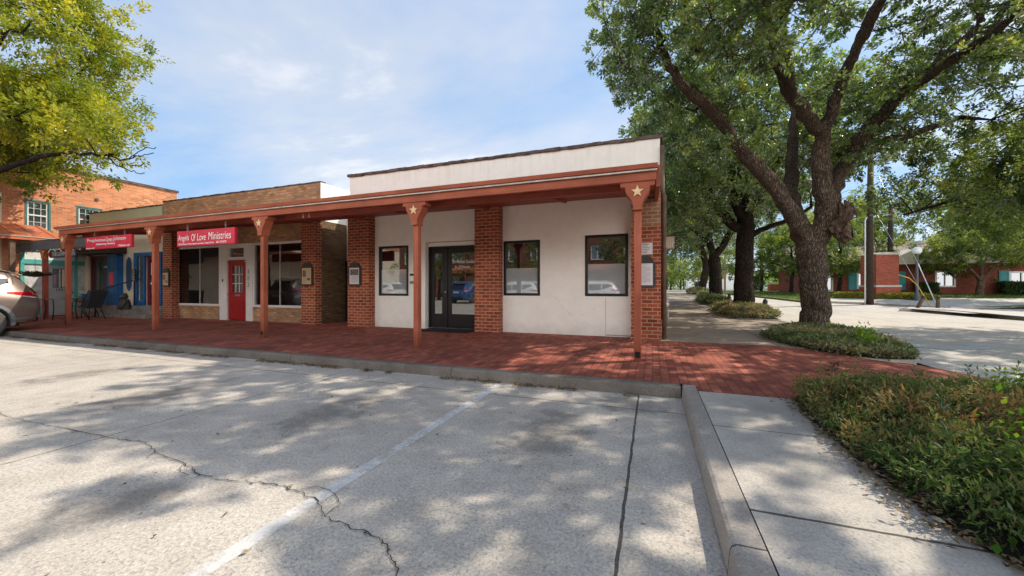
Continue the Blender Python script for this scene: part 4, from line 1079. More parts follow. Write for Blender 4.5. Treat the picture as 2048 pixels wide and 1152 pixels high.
# panel joint low in the stucco
MB().box(-1.005, -.999, FY-.004, FY+.01, .16, 1.0).box(-.999, -.45, FY-.003, FY-.0005, .15, .17).build('panel_joint', M['grey_letter'], wb)
def black_window(W, split, lean):
    x0, x1, z0, z1 = W
    f = frame(MB(), x0+.002, x1-.002, z0+.002, z1-.002, .062, FY-.012, FY+.05).build('window', M['black'], wb, .004)
    g = MB(); g.poly([(x0+.06,FY+.03,split),(x1-.06,FY+.03,split),(x1-.06,FY+.032,z1-.06),(x0+.06,FY+.032,z1-.06)])
    g.build('pane', M['glass_dark'], f)
    g = MB(); g.poly([(x0+.06,FY+.028,z0+.06),(x1-.06,FY+.028,z0+.06),(x1-.06,FY+.028,split),(x0+.06,FY+.028,split)])
    g.build('frosted_film', M['film'], f)
black_window(W1, 1.75, 0); black_window(W2, 1.72, 0); black_window(W3, 1.78, 0)
# recess and double door
DY = 9.03
MB().box(-5.78, -4.12, DY+.02, DY+.06, 2.36, 2.47).build('door_header', M['stucco'], wb)
d = MB(); frame(d, -5.78, -4.12, .15, 2.36, .06, DY-.03, DY+.05, bottom=False); d.box(-5.26, -5.19, DY-.02, DY+.05, .15, 2.30); d.box(-5.72,-4.18, DY-.03, DY+.05, .13, .165)
d = d.build('door', M['black'], wb, .004)
for (x0, x1, g0, g1) in ((-5.72,-5.26,-5.61,-5.37), (-5.19,-4.18,-5.08,-4.34)):
    lf = MB(); lf.box(x0+.004, g0, DY, DY+.04, .17, 2.296); lf.box(g1, x1-.004, DY, DY+.04, .17, 2.296); lf.box(g0, g1, DY, DY+.04, 2.17, 2.296); lf.box(g0, g1, DY, DY+.04, .17, .53)
    lf.build('door_leaf', M['black'], d, .004)
    g = MB(); g.poly([(g0,DY+.02,.53),(g1,DY+.02,.53),(g1,DY+.02,2.17),(g0,DY+.02,2.17)]); g.build('door_pane', M['glass_dark'], d)
MB().ball((-5.225,DY-.07,1.12), .032).tube([(-5.225,DY,1.12),(-5.225,DY-.06,1.12)], .012).build('door_knob', M['chain'], d)
MB().box(-5.70,-4.20,DY-.035,DY-.031,.135,.15).build('threshold', M['gutter'], d)
for body, x, z, w in (('Dr. Michael Ousellas', -5.05, 1.89, .66), ('Dr. Jill Ombrello', -4.98, 1.735, .46)):
    t = MB(); text(t, body, (x,DY+.012,z), (1,0,0), (0,0,1), w, .095, .012); t.build('lettering', M['letter'], d)
for z0, z1, mt in ((1.565,1.625,'ink'), (1.345,1.42,'grey_letter')):
    pl = MB().box(-6.27, -5.93, FY-.02, FY-.002, z0, z1).build('name_plate', M[mt], wb, .004)
MB().box(-9.0+3.35,-4.25,8.25,9.0,.131,.146).build('door_mat', M['mat_black'], None, .005, loc=(-4.95,8.6,.131), label='black rubber mat on the bricks in front of the double glass door', cat='door mat')

# ---- tan brick shop, number 183
tb = empty('tan_brick_shop', (-13.4, FY, .13), 'low tan brick shop numbered 183 with white framed display windows and a red door', 'building')
S1, S2, DB = (-16.46,-14.02,.60,2.72,.14), (-12.42,-10.02,.60,2.72,.14), (-14.02,-12.42,.13,2.72,.14)
mb = MB(); wall(mb, -17.26, -9.5, .13, 4.46, [S1, S2, DB], FY, .14); mb.build('front_wall', M['tan_brick'], tb)
mb = MB(); wall(mb, FY, 25, 3.3, 4.46, [(9.35,9.75,3.9,4.15)], -9.5, -.1, 'x'); mb.build('side_wall', M['plain_white'], tb)
MB().box(-9.62,-9.56,9.36,9.74,3.91,4.14).build('vent', M['tan_panel'], tb)
mb = MB(); mb.poly([(-9.5,FY,.13),(-9.5,25,.13),(-9.5,25,3.3),(-9.5,FY,3.3)]); mb.build('alley_wall', M['alley_brick'], tb)
mb = MB(); mb.poly([(-17.26,FY+.15,4.1),(-9.5,FY+.15,4.1),(-9.5,25,4.1),(-17.26,25,4.1)]); mb.poly([(-17.26,25,.13),(-17.26,FY,.13),(-17.26,FY,4.46),(-17.26,25,4.46)]); mb.poly([(-9.5,FY+.2,3.3),(-17.26,FY+.2,3.3),(-17.26,FY+.2,4.46),(-9.5,FY+.2,4.46)])
mb.build('roof', M['plain_white'], tb)
mb = MB(); rough_coping(mb, -17.28, -9.5, FY-.015, FY+.2, 4.46, 4.495, 40); mb.build('coping', M['coping'], tb)
for x0, x1 in ((-16.8,-16.28), (-10.0,-9.45)):
    MB().box(x0, x1, 8.6, FY-.002, .13, 3.262).build('pier', M['red_brick'], tb)
# soldier course under the windows
for s in (S1, S2):
    mb = MB(); n = int((s[1]-s[0])/.078)
    for i in range(n): a = s[0]+(s[1]-s[0])*i/n; mb.box(a+.004, a+(s[1]-s[0])/n-.004, FY-.022, FY-.002, .50, .595)
    mb.build('sill_course', M['tan_brick'], tb)
def shop_window(s, mull):
    x0, x1, z0, z1 = s[:4]
    f = frame(MB(), x0+.002, x1-.002, z0+.002, z1-.002, .075, FY-.03, FY+.06).build('window', M['white_trim'], tb, .005)
    MB().box(mull-.014, mull+.014, FY, FY+.03, z0+.08, z1-.08).build('mullion', M['gutter'], f)
    g = MB(); g.poly([(x0+.06,FY+.02,z0+.06),(x1-.06,FY+.02,z0+.06),(x1-.06,FY+.02,z1-.06),(x0+.06,FY+.02,z1-.06)]); g.build('pane', M['glass_shop'], f)
shop_window(S1, -15.16); shop_window(S2, -11.22)
db = MB(); db.box(-14.02,-13.66,FY-.05,FY+.08,.13,2.72); db.box(-12.72,-12.42,FY-.05,FY+.08,.13,2.72); db.box(-13.66,-12.72,FY-.04,FY+.08,2.18,2.28); db.box(-13.66,-12.72,FY-.04,FY+.08,2.58,2.72)
db.box(-13.66,-13.54,FY-.04,FY+.08,2.28,2.58); db.box(-12.84,-12.72,FY-.04,FY+.08,2.28,2.58)
db.box(-13.95,-13.73,FY-.062,FY-.05,.3,2.05); db.box(-12.66,-12.48,FY-.062,FY-.05,.3,2.05); db.box(-14.03,-13.62,FY-.07,FY-.05,2.10,2.14); db.box(-12.76,-12.41,FY-.07,FY-.05,2.10,2.14)
df = db.build('door_surround', M['white_trim'], tb, .006)
g = MB(); g.poly([(-13.54,FY+.02,2.28),(-12.84,FY+.02,2.28),(-12.84,FY+.02,2.58),(-13.54,FY+.02,2.58)]); g.build('transom_pane', M['glass_shop'], df)
# red door: nine lights over two panels
x0, x1, y0, y1 = -13.65, -12.73, FY+.0, FY+.045
gx0, gx1, gz0, gz1 = -13.46, -12.94, 1.08, 1.99
rd = MB(); rd.box(x0, gx0, y0, y1, .15, 2.175); rd.box(gx1, x1, y0, y1, .15, 2.175); rd.box(gx0, gx1, y0, y1, gz1, 2.175); rd.box(gx0, gx1, y0, y1, .15, gz0)
for px_ in ((-13.50,-13.24), (-13.16,-12.90)): frame(rd, px_[0], px_[1], .30, .84, .022, y0-.008, y0-.001)
rd = rd.build('door', M['red_door'], tb, .004)
mn = MB()
for k in (1,2): mn.box(gx0+(gx1-gx0)*k/3-.011, gx0+(gx1-gx0)*k/3+.011, y0+.006, y0+.03, gz0, gz1)
for k in (1,2):
    z = gz0+(gz1-gz0)*k/3
    for j in range(3): mn.box(gx0+(gx1-gx0)*j/3+(.011 if j else 0), gx0+(gx1-gx0)*(j+1)/3-(.011 if j < 2 else 0), y0+.006, y0+.03, z-.011, z+.011)
mn.build('glazing_bars', M['white_trim'], rd)
g = MB(); g.poly([(gx0,y0+.035,gz0),(gx1,y0+.035,gz0),(gx1,y0+.035,gz1),(gx0,y0+.035,gz1)]); g.build('door_pane', M['glass_dark'], rd)
MB().box(-13.30,-13.06,y0-.012,y0-.001,.955,1.01).build('mail_slot', M['chain'], rd, .003)
MB().ball((-13.58,y0-.05,1.02), .03).tube([(-13.58,y0,1.02),(-13.58,y0-.05,1.02)], .01).build('door_knob', M['chain'], rd)
MB().box(-13.86,-13.82,FY-.075,FY-.052,1.44,1.54).build('door_bell', M['black'], df)
t = MB()
for ch, z, w in (('1', 1.70, .05), ('8', 1.48, .095), ('3', 1.26, .095)): text(t, ch, (-12.575-w/2,FY-.066,z), (1,0,0), (0,0,1), w, .15)
t.build('house_number', M['grey_letter'], df)
mb = MB(); mb.poly([(-17.2,12.8,.14),(-9.56,12.8,.14),(-9.56,12.8,3.25),(-17.2,12.8,3.25)]); mb.poly([(-17.2,9.0,.14),(-17.2,12.8,.14),(-17.2,12.8,3.25),(-17.2,9.0,3.25)]); mb.poly([(-9.56,12.8,.14),(-9.56,9,.14),(-9.56,9,3.25),(-9.56,12.8,3.25)]); mb.poly([(-17.2,9,3.25),(-9.56,9,3.25),(-9.56,12.8,3.25),(-17.2,12.8,3.25)])
mb.box(-13.0,-12.8,10.5,12.7,.15,2.5)
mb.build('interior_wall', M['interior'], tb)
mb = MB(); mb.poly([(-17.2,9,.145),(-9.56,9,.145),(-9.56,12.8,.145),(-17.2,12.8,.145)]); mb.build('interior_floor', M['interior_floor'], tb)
lec = empty('lectern', (-14.6,9.7,.15), 'plain plywood lectern standing inside the shop display window beside the red door', 'lectern')
MB().box(-14.95,-14.25,9.5,9.95,.15,1.12).build('body', M['box_wood'], lec, .01); MB().ext([(-15.0,9.45,1.12),(-14.2,9.45,1.12),(-14.2,10.0,1.26),(-15.0,10.0,1.26)], (0,0,.03)).build('top', M['box_wood'], lec)
pic = empty('framed_picture', (-15.3,12.7,1.4), 'small framed notice on the wall inside the shop, seen through glass', 'picture')
MB().box(-15.7,-15.1,12.74,12.79,1.3,1.95).build('frame', M['black'], pic); MB().box(-15.64,-15.16,12.73,12.739,1.36,1.89).build('paper', M['paper_white'], pic)
# black gate and wall closing the alley
mb = MB(); mb.box(-9.49,-8.38,9.9,9.98,2.12,4.1); mb.build('alley_infill', M['stucco'], wb)
gt = MB(); frame(gt, -9.48, -8.39, .14, 2.11, .06, 9.82, 9.88); 
for i in range(9): a = -9.42+i*.108; gt.box(a+.004, a+.104, 9.84, 9.87, .2, 2.05)
gt.build('gate', M['iron'], None, loc=(-8.9,9.85,.13), label='tall black gate closing the narrow alley between the two shops', cat='gate')

# ---- blue trimmed shop in the corner
bs = empty('blue_trimmed_shop', (-19.8, FY, .13), 'small cream shop with bright blue bay window and door trim under a pale green parapet', 'building')
mb = MB(); wall(mb, -22.28, -17.27, .13, 3.5, [(-22.0,-20.48,.95,2.55,.25), (-18.78,-18.42,.75,2.45,.1), (-18.3,-17.42,.55,2.45,.12)], FY, .1); mb.build('front_wall', M['cream'], bs)
mb = MB(); mb.poly([(-22.28,FY-.01,3.5),(-17.27,FY-.01,3.5),(-17.27,FY-.01,4.34),(-22.28,FY-.01,4.34)]); mb.poly([(-22.28,FY+.2,3.5),(-22.28,FY+.2,4.34),(-17.27,FY+.2,4.34),(-17.27,FY+.2,3.5)]); mb.poly([(-22.28,FY+.2,4.0),(-17.27,FY+.2,4.0),(-17.27,25,4.0),(-22.28,25,4.0)]); mb.build('parapet', M['green_wall'], bs)
mb = MB(); rough_coping(mb, -22.28, -17.27, FY-.04, FY+.22, 4.34, 4.38, 20); mb.build('coping', M['coping'], bs)
b = MB(); b.box(-22.24,-19.8,8.62,FY-.002,.56,.95); b.box(-22.27,-19.76,8.58,FY-.002,.95,.99); b.box(-20.48,-19.82,8.64,FY-.002,.99,2.58)
for q in ((-22.15,-21.75,.62,.88),(-21.6,-21.2,.62,.88),(-21.05,-20.65,.62,.88),(-20.4,-19.9,.62,.88)): frame(b, *q, .025, 8.605, 8.62)
for q in ((-20.38,-19.92,1.05,1.25),(-20.38,-19.92,1.92,2.45)): frame(b, *q, .03, 8.625, 8.64)
b = b.build('bay_trim', M['blue'], bs, .006)
MB().box(-20.30,-20.0,8.625,8.639,1.35,1.85).build('red_panel', M['sign_red'], b); MB().box(-21.5,-21.25,8.6,8.604,.65,.85).build('red_panel', M['orange_metal'], b)
f = frame(MB(), -22.0, -20.48, .99, 2.55, .07, FY-.08, FY+.02).build('window', M['dark_red'], bs, .005)
g = MB(); g.poly([(-21.93,FY+.0,1.06),(-20.55,FY+.0,1.06),(-20.55,FY+.0,2.48),(-21.93,FY+.0,2.48)]); g.build('pane', glass('display_glass', (.06,.06,.055), .10), f)
mb = MB(); mb.box(-22.27,-22.0,8.7,FY-.002,.99,2.55); mb.build('pilaster', M['cream'], bs)
aw = MB(); aw.ext([(-22.28,FY-.003,2.98),(-22.28,8.25,2.66),(-22.28,8.25,2.58),(-22.28,FY-.003,2.60)], (2.7,0,0))
for i in range(16): a = -22.25+i*.168; aw.ext([(a,FY-.01,3.0),(a,8.24,2.68),(a,8.24,2.66),(a,FY-.01,2.985)], (.05,0,0))
aw.build('awning', M['brown_shingle'], bs)
pq = [(-19.41+.17*math.cos(a)*(1 if abs(math.sin(a)) < .8 else .7), FY-.03, 1.78+.67*math.copysign(abs(math.sin(a))**.45, math.sin(a))) for a in [2*math.pi*k/40 for k in range(40)]]
pl = MB().ext(pq, (0,.027,0)).build('blue_plaque', M['blue'], bs, .004)
MB().ext([(-19.41+(x+19.41)*.72, FY-.036, 1.78+(z-1.78)*.86) for x, y, z in pq], (0,.006,0)).build('plaque_field', M['blue_dark'], pl)
ds = MB(); ds.box(-19.02,-18.78,FY-.06,FY-.002,.56,2.6); ds.box(-18.42,-18.3,FY-.06,FY-.002,.56,2.45); ds.box(-17.42,-17.28,FY-.06,FY-.002,.56,2.45); ds.box(-18.78,-17.28,FY-.06,FY-.002,2.45,2.6); ds.box(-18.78,-18.42,FY-.06,FY-.002,.56,.75)
for k in range(1,6): ds.box(-18.77,-18.43,FY-.02,FY+.02,.75+k*.283-.012,.75+k*.283+.012)
ds = ds.build('door_surround', M['blue'], bs, .005)
g = MB(); g.poly([(-18.78,FY+.03,.75),(-18.42,FY+.03,.75),(-18.42,FY+.03,2.45),(-18.78,FY+.03,2.45)]); g.build('sidelight_pane', glass('grey_glass', (.10,.11,.11), .12), ds)
dd = MB(); dd.box(-18.29,-18.14,FY+.02,FY+.06,.57,2.44); dd.box(-17.58,-17.43,FY+.02,FY+.06,.57,2.44); dd.box(-18.14,-17.58,FY+.02,FY+.06,2.32,2.44); dd.box(-18.14,-17.58,FY+.02,FY+.06,.57,.85); dd.box(-18.14,-17.58,FY+.02,FY+.05,1.5,1.54); dd.box(-17.88,-17.84,FY+.02,FY+.05,.85,1.5); dd.box(-17.88,-17.84,FY+.02,FY+.05,1.54,2.32)
dd = dd.build('door', M['dark_red'], bs, .004)
g = MB(); g.poly([(-18.14,FY+.05,.85),(-17.58,FY+.05,.85),(-17.58,FY+.05,2.32),(-18.14,FY+.05,2.32)]); g.build('door_pane', M['glass_dark'], dd)
for (a, b_, c, d_) in ((-18.08,-17.97,1.72,2.2),(-17.93,-17.9,1.9,2.25),(-17.8,-17.66,1.9,2.28),(-18.1,-17.95,1.36,1.46),(-17.82,-17.7,1.2,1.38),(-18.0,-17.9,1.6,1.66)): MB().box(a, b_, FY+.035, FY+.045, c, d_).build('notice', M['paper_white'], dd)
st = MB(); st.box(-22.2,-16.85,8.12,8.36,.13,.27); st.box(-22.2,-16.85,8.36,8.58,.13,.41); st.box(-22.2,-16.85,8.58,FY-.003,.13,.55)
st.build('steps', M['step_stone'], bs, .012)
hr = MB(); hr.tube([(-19.87,8.05,.13),(-19.87,8.05,1.08),(-19.84,8.08,1.12),(-18.9,8.72,1.52),(-18.86,8.8,1.52)], .024, 8); hr.tube([(-18.86,8.74,1.52),(-18.86,8.74,.55)], .02, 8); hr.box(-19.93,-19.81,7.99,8.11,.131,.145)
hr.build('handrail', M['iron'], None, loc=(-19.87,8.05,.13), label='black iron handrail sloping up the stone steps to the blue doorway', cat='handrail')
vs = empty('door_sign', (-18.72,8.72,1.5), 'narrow upright black sign with white characters at the top of the handrail', 'sign')
MB().box(-18.86,-18.66,8.68,8.71,1.49,1.96).build('board', M['black'], vs, .004)
t = MB()
for ch, z in (('O',1.84),('P',1.73),('E',1.62),('N',1.52)): text(t, ch, (-18.80,8.676,z), (1,0,0), (0,0,1), .075, .085)
t.build('lettering', M['letter'], vs)
fg = empty('stone_figure', (-18.85,8.42,.41), 'dark squat carved figure sitting on the steps by the blue door', 'statue')
MB().lathe((-18.85,8.47,.41), [(.17,0),(.19,.05),(.17,.18),(.13,.34),(.10,.40)], 14).ball((-18.85,8.44,.90), .12, 12, 8, (1,1,.95)).ball((-18.94,8.45,1.0), .04).ball((-18.76,8.45,1.0), .04).ball((-18.85,8.33,.87), .055).tube([(-18.98,8.42,.72),(-19.0,8.33,.56),(-18.93,8.3,.46)], [.05,.045,.04], 8).tube([(-18.72,8.42,.72),(-18.70,8.33,.56),(-18.77,8.3,.46)], [.05,.045,.04], 8).build('body', M['marker'], fg)

# ---- two-storey orange brick building facing the side of the square
XB = -22.3
ob = empty('orange_brick_building', (XB, 9.2, .13), 'two-storey orange brick building with green framed sash windows and a teal shopfront', 'building')
U1, U2 = (7.09,7.76,3.45,4.62,-.12), (8.47,9.27,3.55,4.64,-.12)
SF = (6.97,8.84,.13,2.78,-.1)
mb = MB(); wall(mb, 6.55, 12.0, .13, 5.98, [U1, U2, SF], XB, -.12, 'x'); mb.poly([(XB,12,.13),(XB-20,12,.13),(XB-20,12,5.98),(XB,12,5.98)]); mb.build('brick_wall', M['orange_brick'], ob)
mb = MB(); mb.poly([(XB,-12,.13),(XB,6.55,.13),(XB,6.55,4.72),(XB,-12,4.72)]); mb.build('cream_wall', M['cream'], ob)
mb = MB(); mb.poly([(XB,-12,4.72),(XB,6.55,4.72),(XB,6.55,5.98),(XB,-12,5.98)]); mb.build('upper_brickwork', M['orange_brick'], ob)
mb = MB(); mb.box(XB-.3, XB+.06, -12, 12.06, 5.98, 6.08); mb.build('coping', M['coping'], ob)
mb = MB(); mb.poly([(XB-20,-12,5.6),(XB-.3,-12,5.6),(XB-.3,12,5.6),(XB-20,12,5.6)]); mb.poly([(XB-20,-12,.13),(XB,-12,.13),(XB,-12,5.98),(XB-20,-12,5.98)]); mb.build('roof', M['coping'], ob)
for (a, b_, c, d_, _) in (U1, U2):
    f = frame(MB(), a+.002, b_-.002, c+.002, d_-.002, .062, XB-.08, XB+.012, 'x'); f.box(XB+.012, XB+.05, a-.03, b_+.03, c-.05, c+.03)
    f = f.build('window', M['teal_dark'], ob, .005)
    i0, i1, k0, k1 = a+.066, b_-.066, c+.066, d_-.066; zm = (k0+k1)/2
    s = frame(MB(), i0, i1, k0, k1, .045, XB-.07, XB-.03, 'x'); s.box(XB-.07, XB-.025, i0+.045, i1-.045, zm-.025, zm+.025)
    for k in (1,2):
        y = i0 + (i1-i0)*k/3; s.box(XB-.06, XB-.04, y-.007, y+.007, k0+.045, zm-.025); s.box(XB-.06, XB-.04, y-.007, y+.007, zm+.025, k1-.045)
    for z in ((k0+zm)/2, (k1+zm)/2):
        for k in range(3):
            ya = i0+(i1-i0)*k/3+.007 if k else i0+.045; yb = i0+(i1-i0)*(k+1)/3-.007 if k < 2 else i1-.045
            s.box(XB-.06, XB-.04, ya, yb, z-.007, z+.007)
    s.build('sash', M['white_trim'], f)
    g = MB(); g.poly([(XB-.065,i0,k0),(XB-.065,i1,k0),(XB-.065,i1,k1),(XB-.065,i0,k1)]); g.build('pane', glass('sky_glass', (.03,.05,.07), .35), f)
MB().lathe((XB,9.08,5.0), [(.07,0),(.07,.03)], 12, 'x').build('wall_vent', M['coping'], ob)
sf = MB()
for a, b_ in ((6.98,7.08), (7.56,7.68), (8.40,8.50), (8.78,8.83)): sf.box(XB-.03, XB+.04, a, b_, .13, 2.15)
sf.box(XB-.03, XB+.05, 6.98, 8.83, 2.15, 2.33)
for a, b_ in ((6.98,7.08), (7.56,7.68), (8.42,8.50), (8.78,8.83)): sf.box(XB-.03, XB+.04, a, b_, 2.33, 2.66)
sf.box(XB-.03, XB+.05, 6.98, 8.83, 2.66, 2.77)
for a, b_, c in ((7.08,7.56,.55), (8.50,8.78,.9)): sf.box(XB-.03, XB+.03, a, b_, .13 if a < 8 else .82, c)
sf = sf.build('shopfront', M['teal'], ob, .005)
MB().box(XB-.03, XB+.035, 8.50, 8.78, .13, .82).build('base_panel', M['orange_brick'], sf)
for (a, b_, c, d_) in ((7.08,7.56,.55,2.15), (8.50,8.78,.9,2.15)):
    g = MB(); g.poly([(XB,a,c),(XB,b_,c),(XB,b_,d_),(XB,a,d_)]); g.build('papered_window', paint('papered_glass', (.62,.62,.60), .35, 5, .35, 0), sf)
for (a, b_) in ((7.08,7.56), (7.68,8.42), (8.50,8.78)):
    g = MB(); g.poly([(XB,a,2.33),(XB,b_,2.33),(XB,b_,2.66),(XB,a,2.66)]); g.build('transom', M['white_trim'], sf)
dr = MB(); dr.box(XB-.02,XB+.02,7.69,7.80,.15,2.14); dr.box(XB-.02,XB+.02,8.28,8.39,.15,2.14); dr.box(XB-.02,XB+.02,7.80,8.28,2.0,2.14); dr.box(XB-.02,XB+.02,7.80,8.28,.15,1.24)
frame(dr, 7.86, 8.22, .3, .75, .03, XB+.02, XB+.03, 'x')
dr = dr.build('door', paint('grey_door', (.42,.42,.41), .08, 4, .5, .1), ob, .004)
g = MB(); g.poly([(XB,7.80,1.24),(XB,8.28,1.24),(XB,8.28,2.0),(XB,7.80,2.0)]); g.build('door_pane', M['glass_house'], dr)
mb = MB(); mb.box(XB+.002,XB+.006,7.98,8.02,1.26,1.98); mb.box(XB+.002,XB+.006,8.06,8.18,1.26,1.98); mb.build('curtain', M['cream'], dr)
t = MB(); text(t, '171', (XB+.022,7.90,1.10), (0,1,0), (0,0,1), .17, .10, .03); t.build('house_number', M['ink'], dr)
MB().ball((XB+.06,8.33,1.05), .03).build('door_knob', M['iron'], dr)

# ---- sloping orange metal roof along that building
oc = empty('metal_canopy', (-20.9, 6.4, .13), 'sloping orange metal walkway roof fixed to the cream end of the brick building', 'canopy')
MB().ext([(XB+.01,-6,3.62),(-20.75,-6,3.08),(-20.75,-6,3.03),(XB+.01,-6,3.56)], (0,13.5,0)).build('roof', M['orange_metal'], oc)
rb = MB()
for i in range(28): y = -5.9+i*.49; rb.ext([(XB+.02,y,3.645),(-20.76,y,3.105),(-20.76,y,3.085),(XB+.02,y,3.625)], (0,.03,0))
rb.build('seams', M['orange_metal'], oc)
MB().box(-20.75,-20.70,-6,7.5,2.93,3.09).build('fascia', M['orange_metal'], oc); MB().box(-20.70,-20.68,-6,7.5,3.03,3.06).build('gutter', M['gutter'], oc)
for y in (6.35, 2.2, -2.0): MB().box(-20.92,-20.80,y-.06,y+.06,.13,2.95).build('post', M['wood'], oc)

# ---- grey scalloped patio awning, its post, lights, sign and planter
ga = empty('patio_awning', (-20.15, 6.8, .13), 'grey metal patio awning with a scalloped valance over the café tables', 'awning')
sc = [(-22.2,6.8,2.86),(-17.3,6.8,2.84)]
n = 26
for i in range(n*4, -1, -1):
    u = i/(n*4); x = -22.2+4.9*(1-u) if False else -17.3-4.9*(1-u)
pts = [(-22.2,6.78,2.87),(-22.2,6.78,2.60)]
for i in range(1, n*4): u = i/(n*4); pts.append((-22.2+4.9*u, 6.78, 2.60-.035*abs(math.sin(u*n*math.pi))))
pts += [(-17.3,6.78,2.60),(-17.3,6.78,2.86)]
MB().ext(pts, (0,.02,0)).build('valance', M['grey_metal'], ga)
MB().ext([(-22.2,6.78,2.88),(-22.2,7.15,2.95),(-22.2,7.15,2.98),(-22.2,6.76,2.91)], (4.9,0,0)).build('roof', M['grey_metal'], ga)
MB().box(-20.21,-20.09,6.82,6.94,.13,2.6).build('post', M['terracotta_dark'], ga)
br = [(-.24,2.6),(-.24,2.53),(-.15,2.50),(-.07,2.36),(-.06,2.25),(.06,2.25),(.07,2.36),(.15,2.50),(.24,2.53),(.24,2.6)]
MB().ext([(-20.15+x,6.80,z) for x, z in br], (0,.09,0)).build('bracket', M['orange_metal'], ga)
sl = empty('string_lights', (-20.1,6.76,2.5), 'string of small warm bulbs looped below the grey scalloped awning', 'string lights')
pth = [(-22.1+4.7*i/60, 6.75, 2.56-.05*abs(math.sin(i/60*math.pi*6))) for i in range(61)]
MB().tube(pth, .008, 4).build('cable', M['black'], sl)
M['bulb'] = paint('frosted_bulb', (.9,.75,.5), .03, 4, .2, 0)
for i in range(3, 60, 5): MB().ball((pth[i][0],6.75,pth[i][2]-.035), .022, 8, 6).build('bulb', M['bulb'], sl)
hp = empty('hanging_planter', (-20.45,6.75,1.66), 'wide shallow dark planter hung against the patio post', 'planter')
MB().lathe((-20.38,6.72,1.62), [(.05,0),(.30,.04),(.42,.09),(.44,.10),(.40,.10),(.1,.06)], 18).tube([(-20.38,6.72,1.7),(-20.38,6.72,2.3)], .006, 4).build('bowl', M['marker'], hp)
k = 700; pp = RNG.normal(size=(k,3))*np.array([.18,.18,.03])+np.array([-20.38,6.72,1.74]); D = rdir(k,.5)
leaf_mesh('foliage', pp, D, np.full(k,.06), np.full(k,.03), RNG.random(k)*.4, M['leaf_hedge'], hp)
lo = empty('hanging_sign', (-19.2,6.86,2.4), "navy rounded sign board reading THE LOVIN' OVEN below the grey awning", 'sign')
def rrect(x0, x1, z0, z1, r, y, n=6):
    o = []
    for cx, cz, a0 in ((x1-r,z0+r,-90),(x1-r,z1-r,0),(x0+r,z1-r,90),(x0+r,z0+r,180)):
        for k in range(n+1): a = math.radians(a0+90*k/n); o.append((cx+r*math.cos(a), y, cz+r*math.sin(a)))
    return o
MB().ext(rrect(-20.06,-18.25,2.29,2.56,.12,6.93), (0,.04,0)).build('board', paint('navy_sign', (.035,.045,.085), .2, 6, .5, .1), lo)
MB().ext(rrect(-20.02,-19.86,2.33,2.52,.075,6.925), (0,.004,0)).build('end_motif', M['dark_red'], lo)
t = MB(); text(t, "THE LOVIN' OVEN", (-19.84,6.925,2.345), (1,0,0), (0,0,1), 1.5, .155, .035); t.build('lettering', paint('silver_lettering', (.50,.47,.45), .15, 6, .5, 0), lo)
for x in (-19.9,-18.4): MB().tube([(x,6.95,2.56),(x,6.95,2.85)], .008, 5).build('hanger', M['iron'], lo)
# café table and three sling chairs
tb2 = empty('patio_table', (-19.3,6.95,.13), 'round dark patio table under the grey awning', 'table')
MB().lathe((-19.3,6.95,.84), [(.50,0),(.52,.012),(.50,.024)], 28).build('table_top', M['glass_dark'], tb2)
for a in (45,135,225,315):
    c, s_ = math.cos(math.radians(a)), math.sin(math.radians(a))
    MB().tube([(-19.3+.42*c,6.95+.42*s_,.13),(-19.3+.36*c,6.95+.36*s_,.5),(-19.3+.40*c,6.95+.40*s_,.84)], .016, 6).build('leg', M['iron'], tb2)
def sling_chair(x, y, rz, label):
    r = empty('patio_chair', (0,0,0), label, 'chair', 'sling chairs round the patio table'); 
    MB().ext([(-.24,-.22,.44),(-.24,.22,.40),(-.24,.22,.415),(-.24,-.22,.455)], (.48,0,0)).build('seat', M['sling'], r)
    MB().ext([(-.24,.20,.42),(-.24,.42,1.0),(-.24,.435,1.0),(-.24,.22,.42)], (.48,0,0)).build('backrest', M['sling'], r)
    for s_ in (-1,1):
        MB().tube([(s_*.26,-.26,0),(s_*.26,-.24,.3),(s_*.26,-.24,.60),(s_*.26,-.18,.66),(s_*.26,.28,.64)], .014, 6).build('arm_frame', M['iron'], r)
        MB().tube([(s_*.26,.34,0),(s_*.26,.16,.40),(s_*.255,.44,1.02)], .014, 6).build('back_frame', M['iron'], r)
    r.location = (x, y, .13); r.rotation_euler = (0,0,rz); WL[r.name] = Vector((x,y,.13))
    return r
sling_chair(-20.15,6.25,math.radians(118),'dark sling patio chair nearest the parked car, its back towards the road')
sling_chair(-18.35,7.25,math.radians(-70),'dark sling patio chair beside the terracotta post, back tilted towards the steps')
sling_chair(-19.9,7.72,math.radians(20),'dark sling patio chair behind the table in front of the grey door')
# ------------------------------------------------------------------ walkway canopy
cn = empty('walkway_canopy', (-8.2, 6.0, .13), 'long terracotta walkway canopy on star-bracketed posts in front of the shops', 'canopy')
MB().box(-16.45, .05, 5.88, 5.96, 2.80, 2.925).build('fascia', M['terracotta'], cn, .006)
MB().ext([(-16.5,5.80,2.955),(-16.5,5.78,3.02),(-16.5,6.02,3.03),(-16.5,6.02,2.955)], (16.57,0,0)).build('crown_moulding', M['terracotta'], cn, .006)
gu = MB(); gu.box(-16.48, .06, 5.83, 6.0, 2.928, 2.952); gu.build('drip_strip', M['gutter'], cn)
